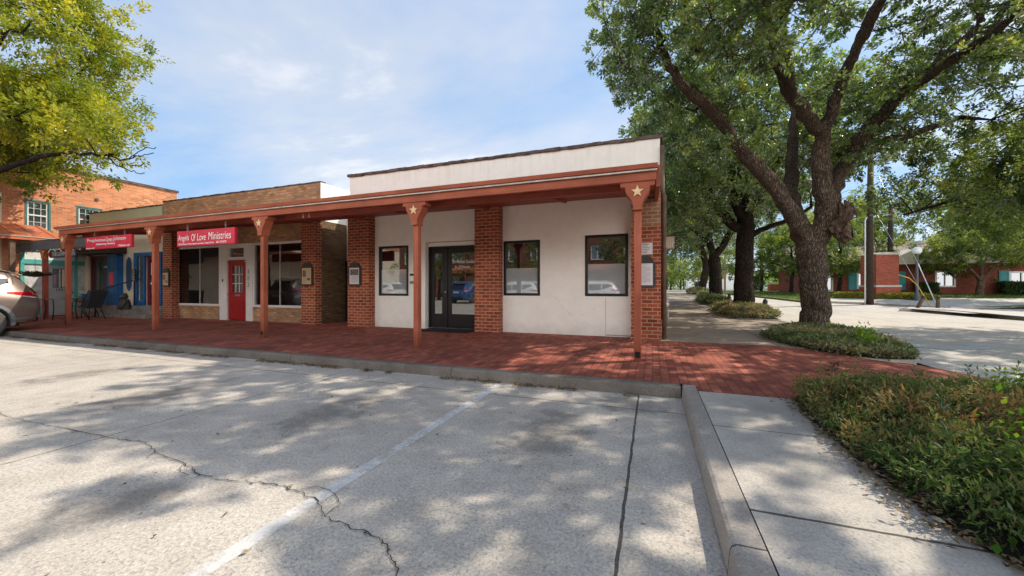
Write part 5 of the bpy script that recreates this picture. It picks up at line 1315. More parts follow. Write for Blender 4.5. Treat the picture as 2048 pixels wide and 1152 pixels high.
# sloping roof deck, leaving the translucent bay over the corner shop
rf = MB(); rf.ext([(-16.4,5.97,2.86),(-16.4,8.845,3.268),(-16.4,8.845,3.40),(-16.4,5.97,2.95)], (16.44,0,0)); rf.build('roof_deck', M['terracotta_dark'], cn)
MB().ext([(.045,5.97,2.72),(.045,8.845,3.10),(.045,8.845,3.46),(.045,5.97,3.04)], (.06,0,0)).build('end_board', M['terracotta'], cn, .004)
MB().ext([(-16.46,5.97,2.80),(-16.46,8.0,3.08),(-16.46,8.0,3.28),(-16.46,5.97,2.99)], (.055,0,0)).build('end_board', M['terracotta'], cn, .004)
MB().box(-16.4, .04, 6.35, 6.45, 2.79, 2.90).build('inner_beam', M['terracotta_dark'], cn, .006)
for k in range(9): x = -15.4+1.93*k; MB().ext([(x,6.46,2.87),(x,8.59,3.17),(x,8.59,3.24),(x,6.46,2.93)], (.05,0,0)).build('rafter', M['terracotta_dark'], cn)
MB().ext([(-19.4,6.9,3.16),(-16.47,6.9,3.16),(-16.47,8.3,3.30),(-19.4,8.3,3.30)], (0,0,.02)).build('translucent_panel', None, cn)
tm, nt = nodes('translucent_roofing'); d_ = N(nt,'ShaderNodeBsdfDiffuse'); d_.inputs[0].default_value=(.8,.8,.78,1); t_ = N(nt,'ShaderNodeBsdfTranslucent'); t_.inputs[0].default_value=(.85,.86,.88,1)
mx_ = N(nt,'ShaderNodeMixShader'); mx_.inputs[0].default_value=.7; L(nt,d_.outputs[0],mx_.inputs[1]); L(nt,t_.outputs[0],mx_.inputs[2]); o_ = N(nt,'ShaderNodeOutputMaterial'); L(nt,mx_.outputs[0],o_.inputs[0])
[o for o in cn.children if o.name.startswith('translucent')][0].data.materials.append(tm)
half = [(.245,2.80),(.245,2.735),(.175,2.725),(.17,2.665),(.148,2.62),(.08,2.52),(.064,2.44),(.064,2.385)]
for i, x in enumerate((-.21,-4.10,-8.10,-12.05,-16.28)):
    p = MB().box(x-.052, x+.052, 5.96, 6.07, .13, 2.40).build('post', M['terracotta'], cn, .008)
    MB().ext([(x+a,5.90,z) for a, z in half] + [(x-a,5.90,z) for a, z in half[::-1]], (0,.20,0)).build('bracket', M['terracotta'], p, .006)
    s = [(x + (.095 if k%2 == 0 else .039)*math.sin(k*math.pi/5), 5.882, 2.655 + (.095 if k%2 == 0 else .039)*math.cos(k*math.pi/5)) for k in range(10)]
    MB().ext(s, (0,.016,0)).build('star', M['star'], p, .003)
    if i in (0,2,4): MB().box(x-.035, x+.035, 5.955, 5.9595, .19, .28).build('anchor_slot', M['black'], p)

def hang_sign(name, label, x0, x1, z0, z1, lines):
    r = empty(name, ((x0+x1)/2, 5.99, z0), label, 'sign')
    MB().box(x0, x1, 5.985, 6.05, z0, z1).build('board', M['sign_red'], r, .006)
    w, h = x1-x0, z1-z0
    for body, fx0, fx1, f0, f1, bold, sh in lines:
        t = MB(); text(t, body, (x0+fx0*w, 5.980, z0+f0*h), (1,0,0), (0,0,1), (fx1-fx0)*w, (f1-f0)*h, bold, sh); t.build('lettering', M['letter'], r)
    for fx in (.17,.83):
        c = MB(); x = x0+fx*w; zt = 2.86; n = max(2, int((zt-z1)/.045))
        for k in range(n):
            z = z1+(zt-z1)*(k+.5)/n; a = .5*math.pi*(k % 2)
            c.tube([(x+.013*math.cos(q)*math.cos(a), 6.02+.013*math.cos(q)*math.sin(a), z+.030*math.sin(q)) for q in [2*math.pi*j/10 for j in range(11)]], .0045, 4, False)
        c.build('chain', M['chain'], r)
hang_sign('hanging_sign', 'red hanging sign reading Angels Of Love Ministries in front of shop 183', -11.12, -9.02, 2.255, 2.635,
  [('Angels', .025,.225,.27,.74,0,.1), ('Of', .27,.345,.32,.76,0,.05), ('Love', .375,.525,.32,.76,0,.08), ('Ministries', .57,.945,.33,.80,0,.08),
   ('183 B Historic Town Square Lancaster, Texas 75146', .035,.66,.07,.20,.03,0), ('469- 779-0775', .70,.87,.09,.22,.03,0)])
hang_sign('hanging_sign', 'red hanging sign reading Prophetess Gwen Johnson in front of the blue trimmed shop', -15.27, -13.05, 2.33, 2.675,
  [('Prophetess', .045,.46,.50,.86,0,.05), ('Gwen', .475,.61,.54,.88,0,.05), ('Johnson', .625,.895,.50,.90,0,.05), ('Delivering Ministry', .25,.67,.26,.45,.03,.05), ('Visions we will', .015,.21,.03,.14,.03,0), ('Walk-ins well', .735,.97,.08,.24,.03,.05)])
# empty hooks left on the canopy
for x in (-6.95,-6.78):
    hk = MB(); hk.tube([(x+.012*math.cos(q), 6.02, 2.76+.05*math.sin(q)) for q in [2*math.pi*j/10 for j in range(11)]], .004, 4, False)
    hk.build('sign_hook', M['chain'], cn)

# ---- framed notice boards on the piers
def notice(x0, x1, z0, z1, y, paper, kind, label):
    r = empty('notice_board', ((x0+x1)/2, y, z0), label, 'notice board')
    xm, w = (x0+x1)/2, (x1-x0)/2; zs = z1-.17
    out = [(x0+.03,z0),(x0,z0+.03),(x0,zs),(x0+.04,zs+.05)] + [(xm+(w-.05)*math.cos(a), zs+.05+.12*math.sin(a)) for a in [math.pi*(1-k/10) for k in range(11)]] + [(x1-.04,zs+.05),(x1,zs),(x1,z0+.03),(x1-.03,z0)]
    MB().ext([(a,y-.05,z) for a, z in out], (0,.048,0)).build('case', M['marker'], r, .008)
    MB().box(x0+.055, x1-.055, y-.056, y-.0505, z0+.05, zs+.0).build('paper', M[paper], r)
    m = MB(); a, b = x0+.055, x1-.055; c, d = z0+.05, zs; W, Hh = b-a, d-c
    def R(u0,u1,v0,v1): m.box(a+u0*W, a+u1*W, y-.059, y-.0565, c+v0*Hh, c+v1*Hh)
    l = MB()
    def T(u0,u1,v): l.box(a+u0*W, a+u1*W, y-.058, y-.0565, c+v*Hh, c+v*Hh+.006)
    if kind == 0:
        R(.1,.45,.45,.85); R(.58,.9,.22,.38)
        for k in range(9): T(.55,.9,.85-.045*k)
        for k in range(8): T(.1,.47,.40-.045*k)
    elif kind == 1:
        R(.08,.95,.55,.92)
        for k in range(9): T(.12,.9,.48-.047*k)
    else:
        T(.1,.8,.93)
        for k in range(16): T(.1,.85 if k % 5 else .6,.86-.05*k)
    if m.v: m.build('picture', M['photo_grey'], r)
    l.build('text_lines', M['grey_letter'], r)
notice(-9.965,-9.50,1.30,2.0,8.6,'paper_tan',0,'arched dark notice board with tan poster on the pier of shop 183')
notice(-8.15,-7.71,1.29,1.97,8.6,'paper_white',1,'arched dark notice board with a grey photograph on the pier beside the alley')
notice(-.36,.06,1.24,1.92,8.6,'paper_white',2,'dark notice board with a white page on the corner pier behind the end post')
notice(-16.74,-16.34,1.28,1.95,8.6,'paper_tan',0,'arched dark notice board half hidden by a post, next to the blue trimmed shop')
pn = empty('paper_notice', (-.16,8.6,1.95), 'small white printed notice fixed to the corner pier above the notice board', 'notice')
MB().box(-.32,0,8.585,8.598,1.945,2.19).build('sheet', M['paper_white'], pn)
l = MB(); 
for k, (u0,u1) in enumerate(((.05,.75),(.05,.7),(.05,.82),(.05,.78),(.05,.68),(.1,.66))): 
    q = u0
    while q < u1-.03:
        w = random.uniform(.03,.10); l.box(-.32+.32*q, -.32+.32*min(u1,q+w), 8.581, 8.584, 2.155-.036*k, 2.155-.036*k+(.015 if k == 0 else .011)); q += w+.02
l.build('text_lines', M['ink'], pn)
# side wall fittings
MB().tube([(.235,8.72,.14),(.235,8.72,3.2),(.2,8.8,3.3),(.2,8.8,4.3)], .045, 10).build('downspout', M['wood'], None, loc=(.23,8.72,.14), label='brown downspout running down the corner of the white building', cat='downspout')
MB().tube([(.20,9.3,.5),(.20,9.3,3.9)], .022, 6).build('conduit', M['iron'], None, loc=(.2,9.3,.5), label='thin black conduit on the side wall just past the corner pier', cat='pipe')
wl = empty('wall_light', (.4,13.4,2.5), 'tan louvred box light sticking out from the side wall over the path', 'wall light')
MB().box(.16,.66,13.25,13.6,2.5,2.90).build('housing', M['tan_panel'], wl, .01)
MB().box(.15,.68,13.23,13.62,2.90,2.93).build('lid', M['iron'], wl)
mb = MB()
for k in range(8): mb.box(.2+.056*k,.225+.056*k,13.244,13.249,2.54,2.86)
mb.build('louvres', M['house_trim'], wl)
gm = empty('gas_meter', (.32,12.0,.13), 'small grey gas meter and pipes low on the side wall', 'gas meter')
MB().ball((.34,12.0,.75),.13,12,8,(1,.8,1.1)).box(.24,.44,11.92,12.08,.80,.95).build('body', M['gutter'], gm, .01)
MB().tube([(.26,12.0,.13),(.26,12.0,.62)],.02,6).tube([(.42,12.0,.13),(.42,12.0,.62)],.02,6).tube([(.34,12,.95),(.34,12,1.15),(.16,12,1.15)],.018,6).build('pipes', M['gutter'], gm)

# ------------------------------------------------------------------ across the road
mo = empty('brick_monument', (14.98,33.65,.42), 'tall red brick monument with arched limestone cap and belt course across the road', 'monument')
ux, uy = .938, .347; vx, vy = -.347, .938
def rot(u, v, z, c=(14.98,33.65)): return (c[0]+u*ux+v*vx, c[1]+u*uy+v*vy, z)
def rbox(mb, u0, u1, v0, v1, z0, z1, c=(14.98,33.65)):
    return mb.ext([rot(u0,v0,z0,c),rot(u1,v0,z0,c),rot(u1,v1,z0,c),rot(u0,v1,z0,c)], (0,0,z1-z0))
rbox(MB(), -.84,.84,-.40,.9,.35,1.30).build('base', M['monument_brick'], mo)
rbox(MB(), -.88,.88,-.44,.94,1.30,1.42).build('belt_course', M['limestone'], mo, .01)
rbox(MB(), -.78,.78,-.34,.84,1.42,3.52).build('shaft', M['monument_brick'], mo)
MB().ext([rot(-.82+1.64*k/10,-.38,3.52+.10*math.sin(math.pi*k/10)*1.0+(.07 if 0 <= k <= 10 else 0)) for k in range(11)] + [rot(.82,-.38,3.52), rot(-.82,-.38,3.52)], (vx*1.26,vy*1.26,0)).build('cap', M['limestone'], mo)
# single-storey brick house
hs = empty('brick_house', (22,42,.6), 'long single-storey red brick house with teal shutters behind the lawn', 'house')
HY = 42.0
WN = [(16.9,19.6,1.15,2.62),(22.1,23.4,1.30,2.66),(26.55,28.0,1.12,2.55),(14.0,15.2,.9,2.6)]
mb = MB(); wall(mb, 13.2, 34, .35, 3.45, [w+(.12,) for w in WN], HY, .12); mb.poly([(13.2,50,.35),(13.2,42,.35),(13.2,42,3.45),(13.2,50,3.45)]); mb.build('wall', M['house_brick'], hs)
MB().ext([(12.6,HY-.7,3.35),(12.6,HY+4.2,5.6),(12.6,HY+9,3.35)], (22,0,0)).build('roof', M['roof_shingle'], hs)
MB().box(12.6,34.5,HY-.74,HY-.7,3.22,3.42).build('fascia', M['house_trim'], hs)
MB().ext([(18.6,HY-.75,3.43),(20.6,HY-.75,4.55),(22.6,HY-.75,3.43)], (0,3,0)).build('gable', M['house_trim'], hs)
for (a, b_, c, d_) in WN:
    f = frame(MB(), a+.002, b_-.002, c+.002, d_-.002, .12, HY-.03, HY+.08).build('window', M['white_trim'], hs)
    MB().box((a+b_)/2-.03,(a+b_)/2+.03,HY,HY+.05,c+.12,d_-.12).build('mullion', M['white_trim'], f)
    g = MB(); g.poly([(a+.1,HY+.06,c+.1),(b_-.1,HY+.06,c+.1),(b_-.1,HY+.06,d_-.1),(a+.1,HY+.06,d_-.1)]); g.build('pane', M['glass_house'], f)
for (a, b_) in ((19.62,20.2),(25.95,26.53),(28.02,28.6),(16.3,16.88)):
    s = MB().box(a,b_,HY-.05,HY-.003,1.08,2.62); frame(s, a+.06, b_-.06, 1.16, 2.54, .03, HY-.065, HY-.05); s.build('shutter', M['shutter'], hs)
# lamp post
lp = empty('street_lamp', (16.22,32.5,.34), 'dark lamp post with a white globe beside the brick monument', 'street lamp')
MB().lathe((16.22,32.5,.30), [(.26,0),(.26,.12),(.17,.22),(.15,.42),(.085,.55),(.075,1.6),(.065,3.0),(.11,3.08),(.15,3.16),(.10,3.2)], 14).build('column', M['grey_metal'], lp)
MB().ball((16.22,32.5,3.68), .25, 18, 12).build('globe', M['globe'], lp)
MB().lathe((16.22,32.5,3.90), [(.09,0),(.05,.06),(.02,.14)], 10).build('finial', M['grey_metal'], lp)
# utility poles and guys
def pole(name, label, x, y, h, r, mat, arms=()):
    z = zg(x,y); rt = empty(name, (x,y,z), label, 'utility pole')
    MB().tube([(x,y,z-.1),(x,y,z+h*.5),(x+.05,y,z+h)], [r,r*.9,r*.72], 12).build('pole', M[mat], rt)
    for hh, w in arms:
        MB().box(x-w,x+w,y-.06,y+.06,z+hh,z+hh+.12).build('crossarm', M[mat], rt)
    return rt
up = pole('utility_pole', 'dark wooden utility pole with a white conduit in front of the brick monument', 12.55, 29.6, 9.5, .19, 'pole_wood')
MB().tube([(12.28,29.5,.2),(12.28,29.5,5.4),(12.40,29.55,5.6)], .04, 8).build('conduit', M['white_pipe'], up)
pole('utility_pole', 'second dark utility pole rising behind the brick monument', 17.0, 37.2, 7.2, .18, 'pole_wood')
pole('utility_pole', 'tan weathered utility pole near the fence', 12.05, 52.4, 7.6, .17, 'pole_tan', ((7.1,.9),))
pole('utility_pole', 'tall slender pole standing past the straight dark trunk', 10.4, 66.0, 11.5, .15, 'pole_tan', ((10.8,1.0),))
for x, y, h, lab in ((6.2,98,11,'thin distant pole seen between the path trees'),(3.0,92,10,'faint distant pole above the far road end'),(8.4,120,15,'faraway pole on the horizon beside the bent trunk')):
    pole('utility_pole', lab, x, y, h, .14, 'pole_wood', ((h*.92,1.0),))
def wire(label, a, b, sag):
    A, B = Vector(a), Vector(b)
    MB().tube([tuple(A.lerp(B, k/16) - Vector((0,0,sag*4*(k/16)*(1-k/16)))) for k in range(17)], .014, 4).build('overhead_wire', M['iron'], None, loc=a, label=label, cat='overhead wire', group='overhead wires between the utility poles')
wire('overhead wire sagging from the conduit pole towards the tan pole', (12.6,29.6,9.3), (12.1,52.4,8.0), .5)
wire('overhead wire from the tan pole away to the tall slender pole', (12.1,52.4,7.9), (10.4,66,11.2), .3)
wire('overhead wire from the slender pole to the faint distant poles', (10.4,66,11.0), (6.2,98,11.6), .5)
wire('long overhead wire crossing the far end of the road', (6.2,98,11.3), (-30,90,11.5), .8)
def guy(name, label, base, top, gl, mat, fork=False):
    rt = empty(name, base, label, 'guy wire'); b, t = Vector(base), Vector(top); d = (t-b).normalized(); g = b + d*gl
    MB().tube([tuple(b), tuple(b+(t-b)*.5), tuple(t)], .012, 5).build('wire', M['chain'], rt)
    pts = [tuple(b), tuple(b+d*gl*.5), tuple(g)]
    if fork: pts = [tuple(b), tuple(b+d*gl*.55+Vector((-.05,0,.02))), tuple(b+d*gl*.75+Vector((-.2,0,0))), tuple(b+d*gl*.80+Vector((-.75,-.2,.1)))]
    MB().tube(pts, .024, 8).build('guard', M[mat], rt)
guy('guy_wire', 'guy wire with a bent yellow guard behind the leaning stub post', (14.9,28.7,.2), (12.6,29.6,6.4), 2.3, 'yellow', True)
guy('guy_wire', 'guy wire with a straight pale guard rising behind the upright stub post', (15.3,28.9,.2), (13.6,31.0,8.4), 2.6, 'white_pipe')
# stub posts on the traffic island
for (x, y, lean, lab) in ((13.05,26.1,.22,'leaning weathered stub post on the traffic island'), (13.9,26.2,.02,'upright brown stub post on the traffic island')):
    z = zg(x,y)+.13; r = empty('stub_post', (x,y,z), lab, 'bollard')
    MB().tube([(x,y,z-.05),(x+lean*.5,y,z+.26),(x+lean,y,z+.50)], [.085,.08,.075], 10).build('shaft', M['wood'], r)
    MB().ball((x+lean*1.06,y,z+.57), .07, 10, 8).lathe((x+lean*1.02,y,z+.50), [(.088,0),(.088,.03)], 12).build('cap', M['marker'], r)
for (x, y, lab) in ((3.95,16.6,'small dark post in the ground cover before the straight black trunk'), (4.1,24.6,'small dark post in the ground cover before the forked trunk')):
    z = zg(x,y)+.2; MB().lathe((x,y,z-.1), [(.07,0),(.07,.42),(.12,.44),(.12,.49),(.07,.52),(.085,.62),(.06,.70),(.01,.74)], 12).build('bollard', M['marker'], None, loc=(x,y,z), label=lab, cat='bollard')
# small pillar, fence, pale shed far along the road
sp = empty('brick_pillar', (15.4,60,.75), 'short red brick pillar with a pale cap on the far lawn', 'pillar')
MB().box(14.75,16.1,59.6,60.9,.6,1.72).build('shaft', M['monument_brick'], sp); MB().box(14.68,16.17,59.53,60.97,1.72,1.85).build('cap', M['limestone'], sp)
fn = empty('wooden_fence', (19.5,60,.75), 'weathered board fence between the small pillar and the house', 'fence')
mb = MB()
for i in range(34): x = 16.4+i*.19; mb.box(x, x+.17, 62, 62.03, .6, 2.2+random.uniform(-.05,.05))
mb.build('boards', M['fence_wood'], fn)
for x in (16.4,19.4,22.6): MB().box(x-.05,x+.05,62.04,62.14,.6,2.3).build('post', M['fence_wood'], fn)
sh = empty('white_shed', (14.5,112,1.0), 'low white building at the far end of the road behind the trees', 'building')
MB().box(9,20,112,120,.8,4.0).build('wall', M['plain_white'], sh); MB().ext([(8.8,111.8,4.0),(8.8,116,5.2),(8.8,120.2,4.0)], (11.4,0,0)).build('roof', M['gutter'], sh)
MB().box(10.5,12.2,111.9,111.99,1.5,3.0).build('window', M['black'], sh); MB().box(15.5,17,111.9,111.99,1.0,3.2).build('door', M['black'], sh)
# distant tree belt that reads as one mass on the horizon
k = 26000; q = RNG.random((k,3)); xx = -60+150*q[:,0]; yy = 128+40*q[:,1]; hh = (2.8+4.5*vnoise(xx[:,None],.09,77)+1.6*vnoise(xx[:,None],.5,78))*q[:,2]**.7
D = rdir(k,.2); leaf_mesh('distant_woods', np.column_stack([xx,yy,1.0+hh]), D, RNG.uniform(.5,1.0,k), RNG.uniform(.3,.6,k), .2+q[:,2]*.5+RNG.normal(size=k)*.12, M['leaf_light'], kind='stuff', label='hazy belt of trees along the horizon beyond the road')

# ------------------------------------------------------------------ parked car (rear to the kerb)
def spl(tab, u):
    """Catmull-Rom through rows of a table whose first column is the parameter"""
    k = [r[0] for r in tab]; u = min(max(u, k[0]), k[-1])
    i = max(0, min(len(k)-2, next((j for j in range(len(k)-1) if u <= k[j+1]), len(k)-2)))
    t = (u-k[i])/(k[i+1]-k[i]); a, b, c, d = (np.array(tab[max(0,min(len(k)-1,j))][1:], float) for j in (i-1,i,i+1,i+2))
    return .5*((2*b)+(-a+c)*t+(2*a-5*b+4*c-d)*t*t+(-a+3*b-3*c+d)*t**3)
# station y (rear axle 0, nose +): z bottom, z belt, z top, half width low, half width mid, half width belt, half width top
ST = [(-.99,.50,.80,.97,.40,.55,.52,.40),(-.95,.42,.92,1.06,.62,.80,.74,.60),(-.86,.34,.99,1.18,.78,.89,.83,.64),(-.70,.30,1.04,1.40,.84,.93,.87,.66),(-.48,.28,1.06,1.62,.87,.955,.90,.66),(-.2,.27,1.06,1.685,.88,.96,.915,.68),(.5,.26,1.03,1.72,.88,.96,.92,.70),
      (1.3,.26,1.00,1.715,.88,.96,.92,.70),(1.9,.26,.99,1.58,.88,.96,.92,.68),(2.35,.26,.985,1.28,.88,.96,.91,.70),(2.7,.27,.98,1.10,.88,.955,.89,.74),(3.1,.29,.93,1.06,.86,.94,.86,.66),(3.5,.32,.84,.98,.80,.89,.78,.56),(3.75,.38,.74,.86,.62,.74,.64,.44),(3.84,.46,.66,.76,.40,.50,.44,.30)]
def sect(y):
    zb, zt, zr, wl, wm, wb_, wt = spl(ST, y)
    zm = zb + (zt-zb)*.55
    return [(0,zb),(wl*.7,zb),(wl,zb+.06),(wl+(wm-wl)*.7,zb+(zm-zb)*.5),(wm,zm),(wm*.995,zm+(zt-zm)*.5),(wb_,zt),(wb_+(wt-wb_)*.55,zt+(zr-zt)*.55),(wt,zr-(zr-zt)*.10),(wt*.80,zr-(zr-zt)*.01),(wt*.4,zr+.012),(0,zr+.018)]
def side_x(y, z):
    s = sect(y)
    for (x0,z0),(x1,z1) in zip(s[2:10], s[3:11]):
        if z0 <= z <= z1: return x0+(x1-x0)*(z-z0)/max(1e-6, z1-z0)
    return s[8][0]
def make_car():
    r = empty('parked_car', (0,0,0), 'tan metallic sport utility car backed up to the kerb at the edge of the square', 'car')
    ys = np.concatenate([np.linspace(-.99,-.4,26), np.linspace(-.38,3.5,96), np.linspace(3.52,3.84,12)])
    rows = []
    for y in ys:
        s = catmull([(0,)+p for p in sect(y)], 4); rows.append([(q[1],y,q[2]) for q in s])
    n = len(rows[0]); mb = MB()
    for sg in (1,-1):
        for i in range(len(rows)-1):
            for j in range(n-1):
                q = [rows[i][j],rows[i][j+1],rows[i+1][j+1],rows[i+1][j]]
                cy = sum(p[1] for p in q)/4; cz = sum(p[2] for p in q)/4; cx = sum(p[0] for p in q)/4
                if any((cy-w)**2+(cz-.37)**2 < .43**2 for w in (0,2.79)) and cx > .5: continue
                q = [(p[0]*sg,p[1],p[2]) for p in q]; mb.poly(q if sg > 0 else q[::-1], True)
    for rw, fl in ((rows[0],False),(rows[-1],True)):
        loop = [(x,y,z) for x,y,z in rw]+[(-x,y,z) for x,y,z in rw[::-1]]; mb.poly(loop if not fl else loop[::-1])
    body = mb.build('body', M['car_paint'], r)
    wd = body.modifiers.new('weld','WELD'); wd.merge_threshold = .0006
    def patch(name, mat, y0, y1, zlo, zhi, off, parent, ny=14, nz=5, both=True):
        for sg in ((1,-1) if both else (1,)):
            mb = MB(); g = []
            for i in range(ny+1):
                y = y0+(y1-y0)*i/ny; a, b = zlo(y), zhi(y); g.append([((side_x(y, a+(b-a)*j/nz)+off)*sg, y, a+(b-a)*j/nz) for j in range(nz+1)])
            for i in range(ny):
                for j in range(nz):
                    q = [g[i][j],g[i+1][j],g[i+1][j+1],g[i][j+1]]; mb.poly(q if sg > 0 else q[::-1], True)
            o = mb.build(name, mat, parent)
        return o
    lin = lambda a, b, y0, y1: (lambda y: a+(b-a)*(y-y0)/(y1-y0))
    top = lambda y: min(float(spl(ST,y)[2])-.10, 1.60)
    patch('rear_quarter_window', M['glass_car'], -.42, .22, lin(1.36,1.10,-.42,.22), lambda y: max(top(y)-.02, 1.37+(y+.42)*.3), .006, r)
    patch('rear_door_window', M['glass_car'], .29, 1.12, lambda y: 1.08, top, .006, r)
    patch('front_door_window', M['glass_car'], 1.20, 2.12, lambda y: 1.06, lambda y: max(1.07, min(top(y), 1.60-(y-1.5)*.62 if y > 1.5 else 9)), .006, r)
    patch('tail_light', M['tail'], -.955, -.36, lin(.985,1.09,-.955,-.36), lin(1.12,1.135,-.955,-.36), .012, r, 16, 4)
    patch('reverse_light', M['lamp_clear'], -.95, -.60, lin(.95,1.02,-.95,-.60), lin(.98,1.035,-.95,-.60), .010, r, 8, 2)
    patch('headlight', M['lamp_clear'], 3.25, 3.72, lin(.78,.70,3.25,3.72), lin(.90,.78,3.25,3.72), .008, r, 8, 3)
    patch('sill_cladding', M['cladding'], .46, 2.33, lambda y: .27+.03, lambda y: .44, .016, r, 12, 3)
    patch('bumper_strip', M['cladding'], -.93, -.44, lambda y: .36, lambda y: .47, .014, r, 10, 3)
    for y in (.25, 1.16, 2.2): patch('door_gap', M['dark_plastic'], y-.004, y+.004, lambda q: .46, lambda q: 1.03, .003, r, 1, 8)
    for y in (.55, 1.45): patch('door_handle', M['alloy'], y, y+.2, lambda q: .90, lambda q: .935, .03, r, 4, 2)
    # fuel flap outline, wheel arch cladding
    patch('fuel_flap', M['car_paint'], -.62+.0, -.62+.001, lambda q: .7, lambda q: .71, .001, r, 1, 1)
    for w in (0, 2.79):
        for sg in (1,-1):
            mb = MB()
            for k in range(26):
                qs = []
                for kk, rad in ((k,.43),(k+1,.43),(k+1,.50),(k,.50)):
                    a = math.radians(-14+208*kk/26); y, z = w+rad*math.cos(a), .37+rad*math.sin(a)
                    qs.append((sg*(side_x(y, max(z,.36))+.016), y, max(z,.28)))
                mb.poly(qs if sg > 0 else qs[::-1], True)
                q2 = [qs[0],qs[1],(qs[1][0]-sg*.30,qs[1][1],qs[1][2]),(qs[0][0]-sg*.30,qs[0][1],qs[0][2])]; mb.poly(q2 if sg < 0 else q2[::-1], True)
            mb.build('wheel_arch', M['cladding'], r)
        for sg in (1,-1):
            x = sg*.83
            prof = [(.235,-.105),(.30,-.112),(.345,-.10),(.367,-.07),(.37,0),(.367,.07),(.345,.10),(.30,.112),(.235,.105)]
            ty = MB().lathe((x,w,.37), [(a,b) for a,b in prof], 40, 'x').build('wheel', M['rubber'], r)
            rm = MB(); rm.lathe((x+sg*.05,w,.37), [(.24,-.01),(.245,.05*1),(.225,.05),(.215,.0)], 40, 'x'); rm.lathe((x+sg*.085,w,.37), [(.001,-.03),(.055,-.03),(.055,.018),(.045,.024),(.001,.024)], 16, 'x')
            for k in range(5):
                for da in (-.16,.16):
                    a = 2*math.pi*k/5+.3; c1, s1 = math.cos(a+da*.3), math.sin(a+da*.3); c2, s2 = math.cos(a+da), math.sin(a+da)
                    rm.tube([(x+sg*.09,w+.04*c1,.37+.04*s1),(x+sg*.085,w+.13*(c1+c2)/2,.37+.13*(s1+s2)/2),(x+sg*.07,w+.23*c2,.37+.23*s2)], [.022,.018,.022], 6)
            rm.build('rim', M['alloy'], ty)
            MB().lathe((x+sg*.01,w,.37), [(.001,-.02),(.24,-.02),(.24,.0),(.001,.0)], 24, 'x').build('brake_disc', M['dark_plastic'], ty)
    # rear glass, spoiler, plate, bumper bottom, windscreen, mirrors, roof rails
    MB().ext([(-.60,-.905,1.12),(.60,-.905,1.12),(.54,-.60,1.52),(-.54,-.60,1.52)], (0,-.02,.012)).build('rear_window', M['glass_car'], r)
    MB().ext([(-.60,-.62,1.575),(.60,-.62,1.575),(.64,-.25,1.695),(-.64,-.25,1.695)], (0,-.02,.03)).build('spoiler', M['car_paint'], r, .01)
    MB().ext([(-.60,-.71,1.55),(.60,-.71,1.55),(.60,-.58,1.60),(-.60,-.58,1.60)], (0,-.004,.022)).build('spoiler_lip', M['car_paint'], r, .008)
    MB().box(-.26,.26,-1.0,-.985,.83,.95).build('number_plate', M['paper_white'], r, .004)
    MB().box(-.60,.60,-.985,-.80,.335,.46).build('lower_bumper', M['dark_plastic'], r, .03)
    MB().ext([(-.80,2.62,1.14),(.80,2.62,1.14),(.62,1.72,1.645),(-.62,1.72,1.645)], (0,.012,.016)).build('windscreen', M['glass_car'], r)
    for sg in (1,-1):
        MB().ball((sg*1.05,2.12,1.10), .10, 12, 8, (1.1,.6,.8)).tube([(sg*.93,2.12,1.03),(sg*1.02,2.12,1.06)], .02, 6).build('mirror', M['car_paint'], r)
        MB().tube([(sg*.60,-.25,1.70),(sg*.60,-.1,1.745),(sg*.60,1.4,1.77),(sg*.60,1.55,1.72)], .017, 6).build('roof_rail', M['alloy'], r)
    MB().box(-.5,.5,3.80,3.86,.5,.68).build('grille', M['dark_plastic'], r, .02)
    MB().box(-.75,.75,-.6,3.4,.25,.5).build('underbody', M['dark_plastic'], r)
    return r
car = make_car()
car.location = (-16.13,4.2,0); car.rotation_euler = (0,0,math.pi)   # nose towards -Y, rear over the walk

# ------------------------------------------------------------------ the far side of the square, seen in the shop windows
op = empty('opposite_building', (-8,-26,0), 'two-storey dark brick building across the square, mirrored in the black framed windows', 'building')
WO = [(x, x+1.5, 4.6, 6.3) for x in np.arange(-39,14,3.6)]
mb = MB(); wall(mb, -42, 16, 0, 8.2, [tuple(map(float,w))+(.12,) for w in WO], -26, -.12, 'y', -1); mb.build('front_wall', M['dark_brick'], op)
mb = MB()
for w in WO: frame(mb, w[0], w[1], w[2], w[3], .12, -26.05, -25.96); mb.box(w[0]+.68,w[0]+.82,-26.04,-25.97,w[2]+.12,w[3]-.12)
mb.build('window_frames', M['white_trim'], op)
mb = MB()
for w in WO: mb.poly([(w[0],-26.06,w[2]),(w[1],-26.06,w[2]),(w[1],-26.06,w[3]),(w[0],-26.06,w[3])])
mb.build('window_panes', M['glass_house'], op)
MB().ext([(-42,-25.95,3.9),(-42,-22.5,3.3),(-42,-22.5,3.0),(-42,-25.95,3.5)], (58,0,0)).build('canopy_roof', M['orange_metal'], op)
mb = MB()
for x in np.arange(-41,16,4.0): mb.box(x-.07,x+.07,-22.7,-22.56,0,3.0)
mb.build('canopy_posts', M['terracotta'], op)
mb = MB()
for x in np.arange(-40,14,4.4): mb.box(x,x+3.2,-25.95,-25.9,.5,2.8)
mb.build('shopfronts', M['cream'], op)
far_tree(-12.5,-17,8.5,4.0,'leafy tree across the square, mirrored in the middle window','leaf_oak_far',15000,ls=.2,zc=.62)
far_tree(-20,-15,7.5,3.4,'smaller tree across the square, mirrored in the shop glass','leaf_light',9000,ls=.22,zc=.62)
far_tree(-1.0,-20,8,3.6,'tree across the square by the brick facade','leaf_oak_far',9000,ls=.22,zc=.62)
dup(car, (-8.6,-9.5,0), math.radians(100), 'white car parked across the square, mirrored in the middle window', {M['car_paint']: M['car_white']})
dup(car, (-14.2,-9.0,0), math.radians(185), 'blue car parked across the square, mirrored in the glass door', {M['car_paint']: M['car_blue']})
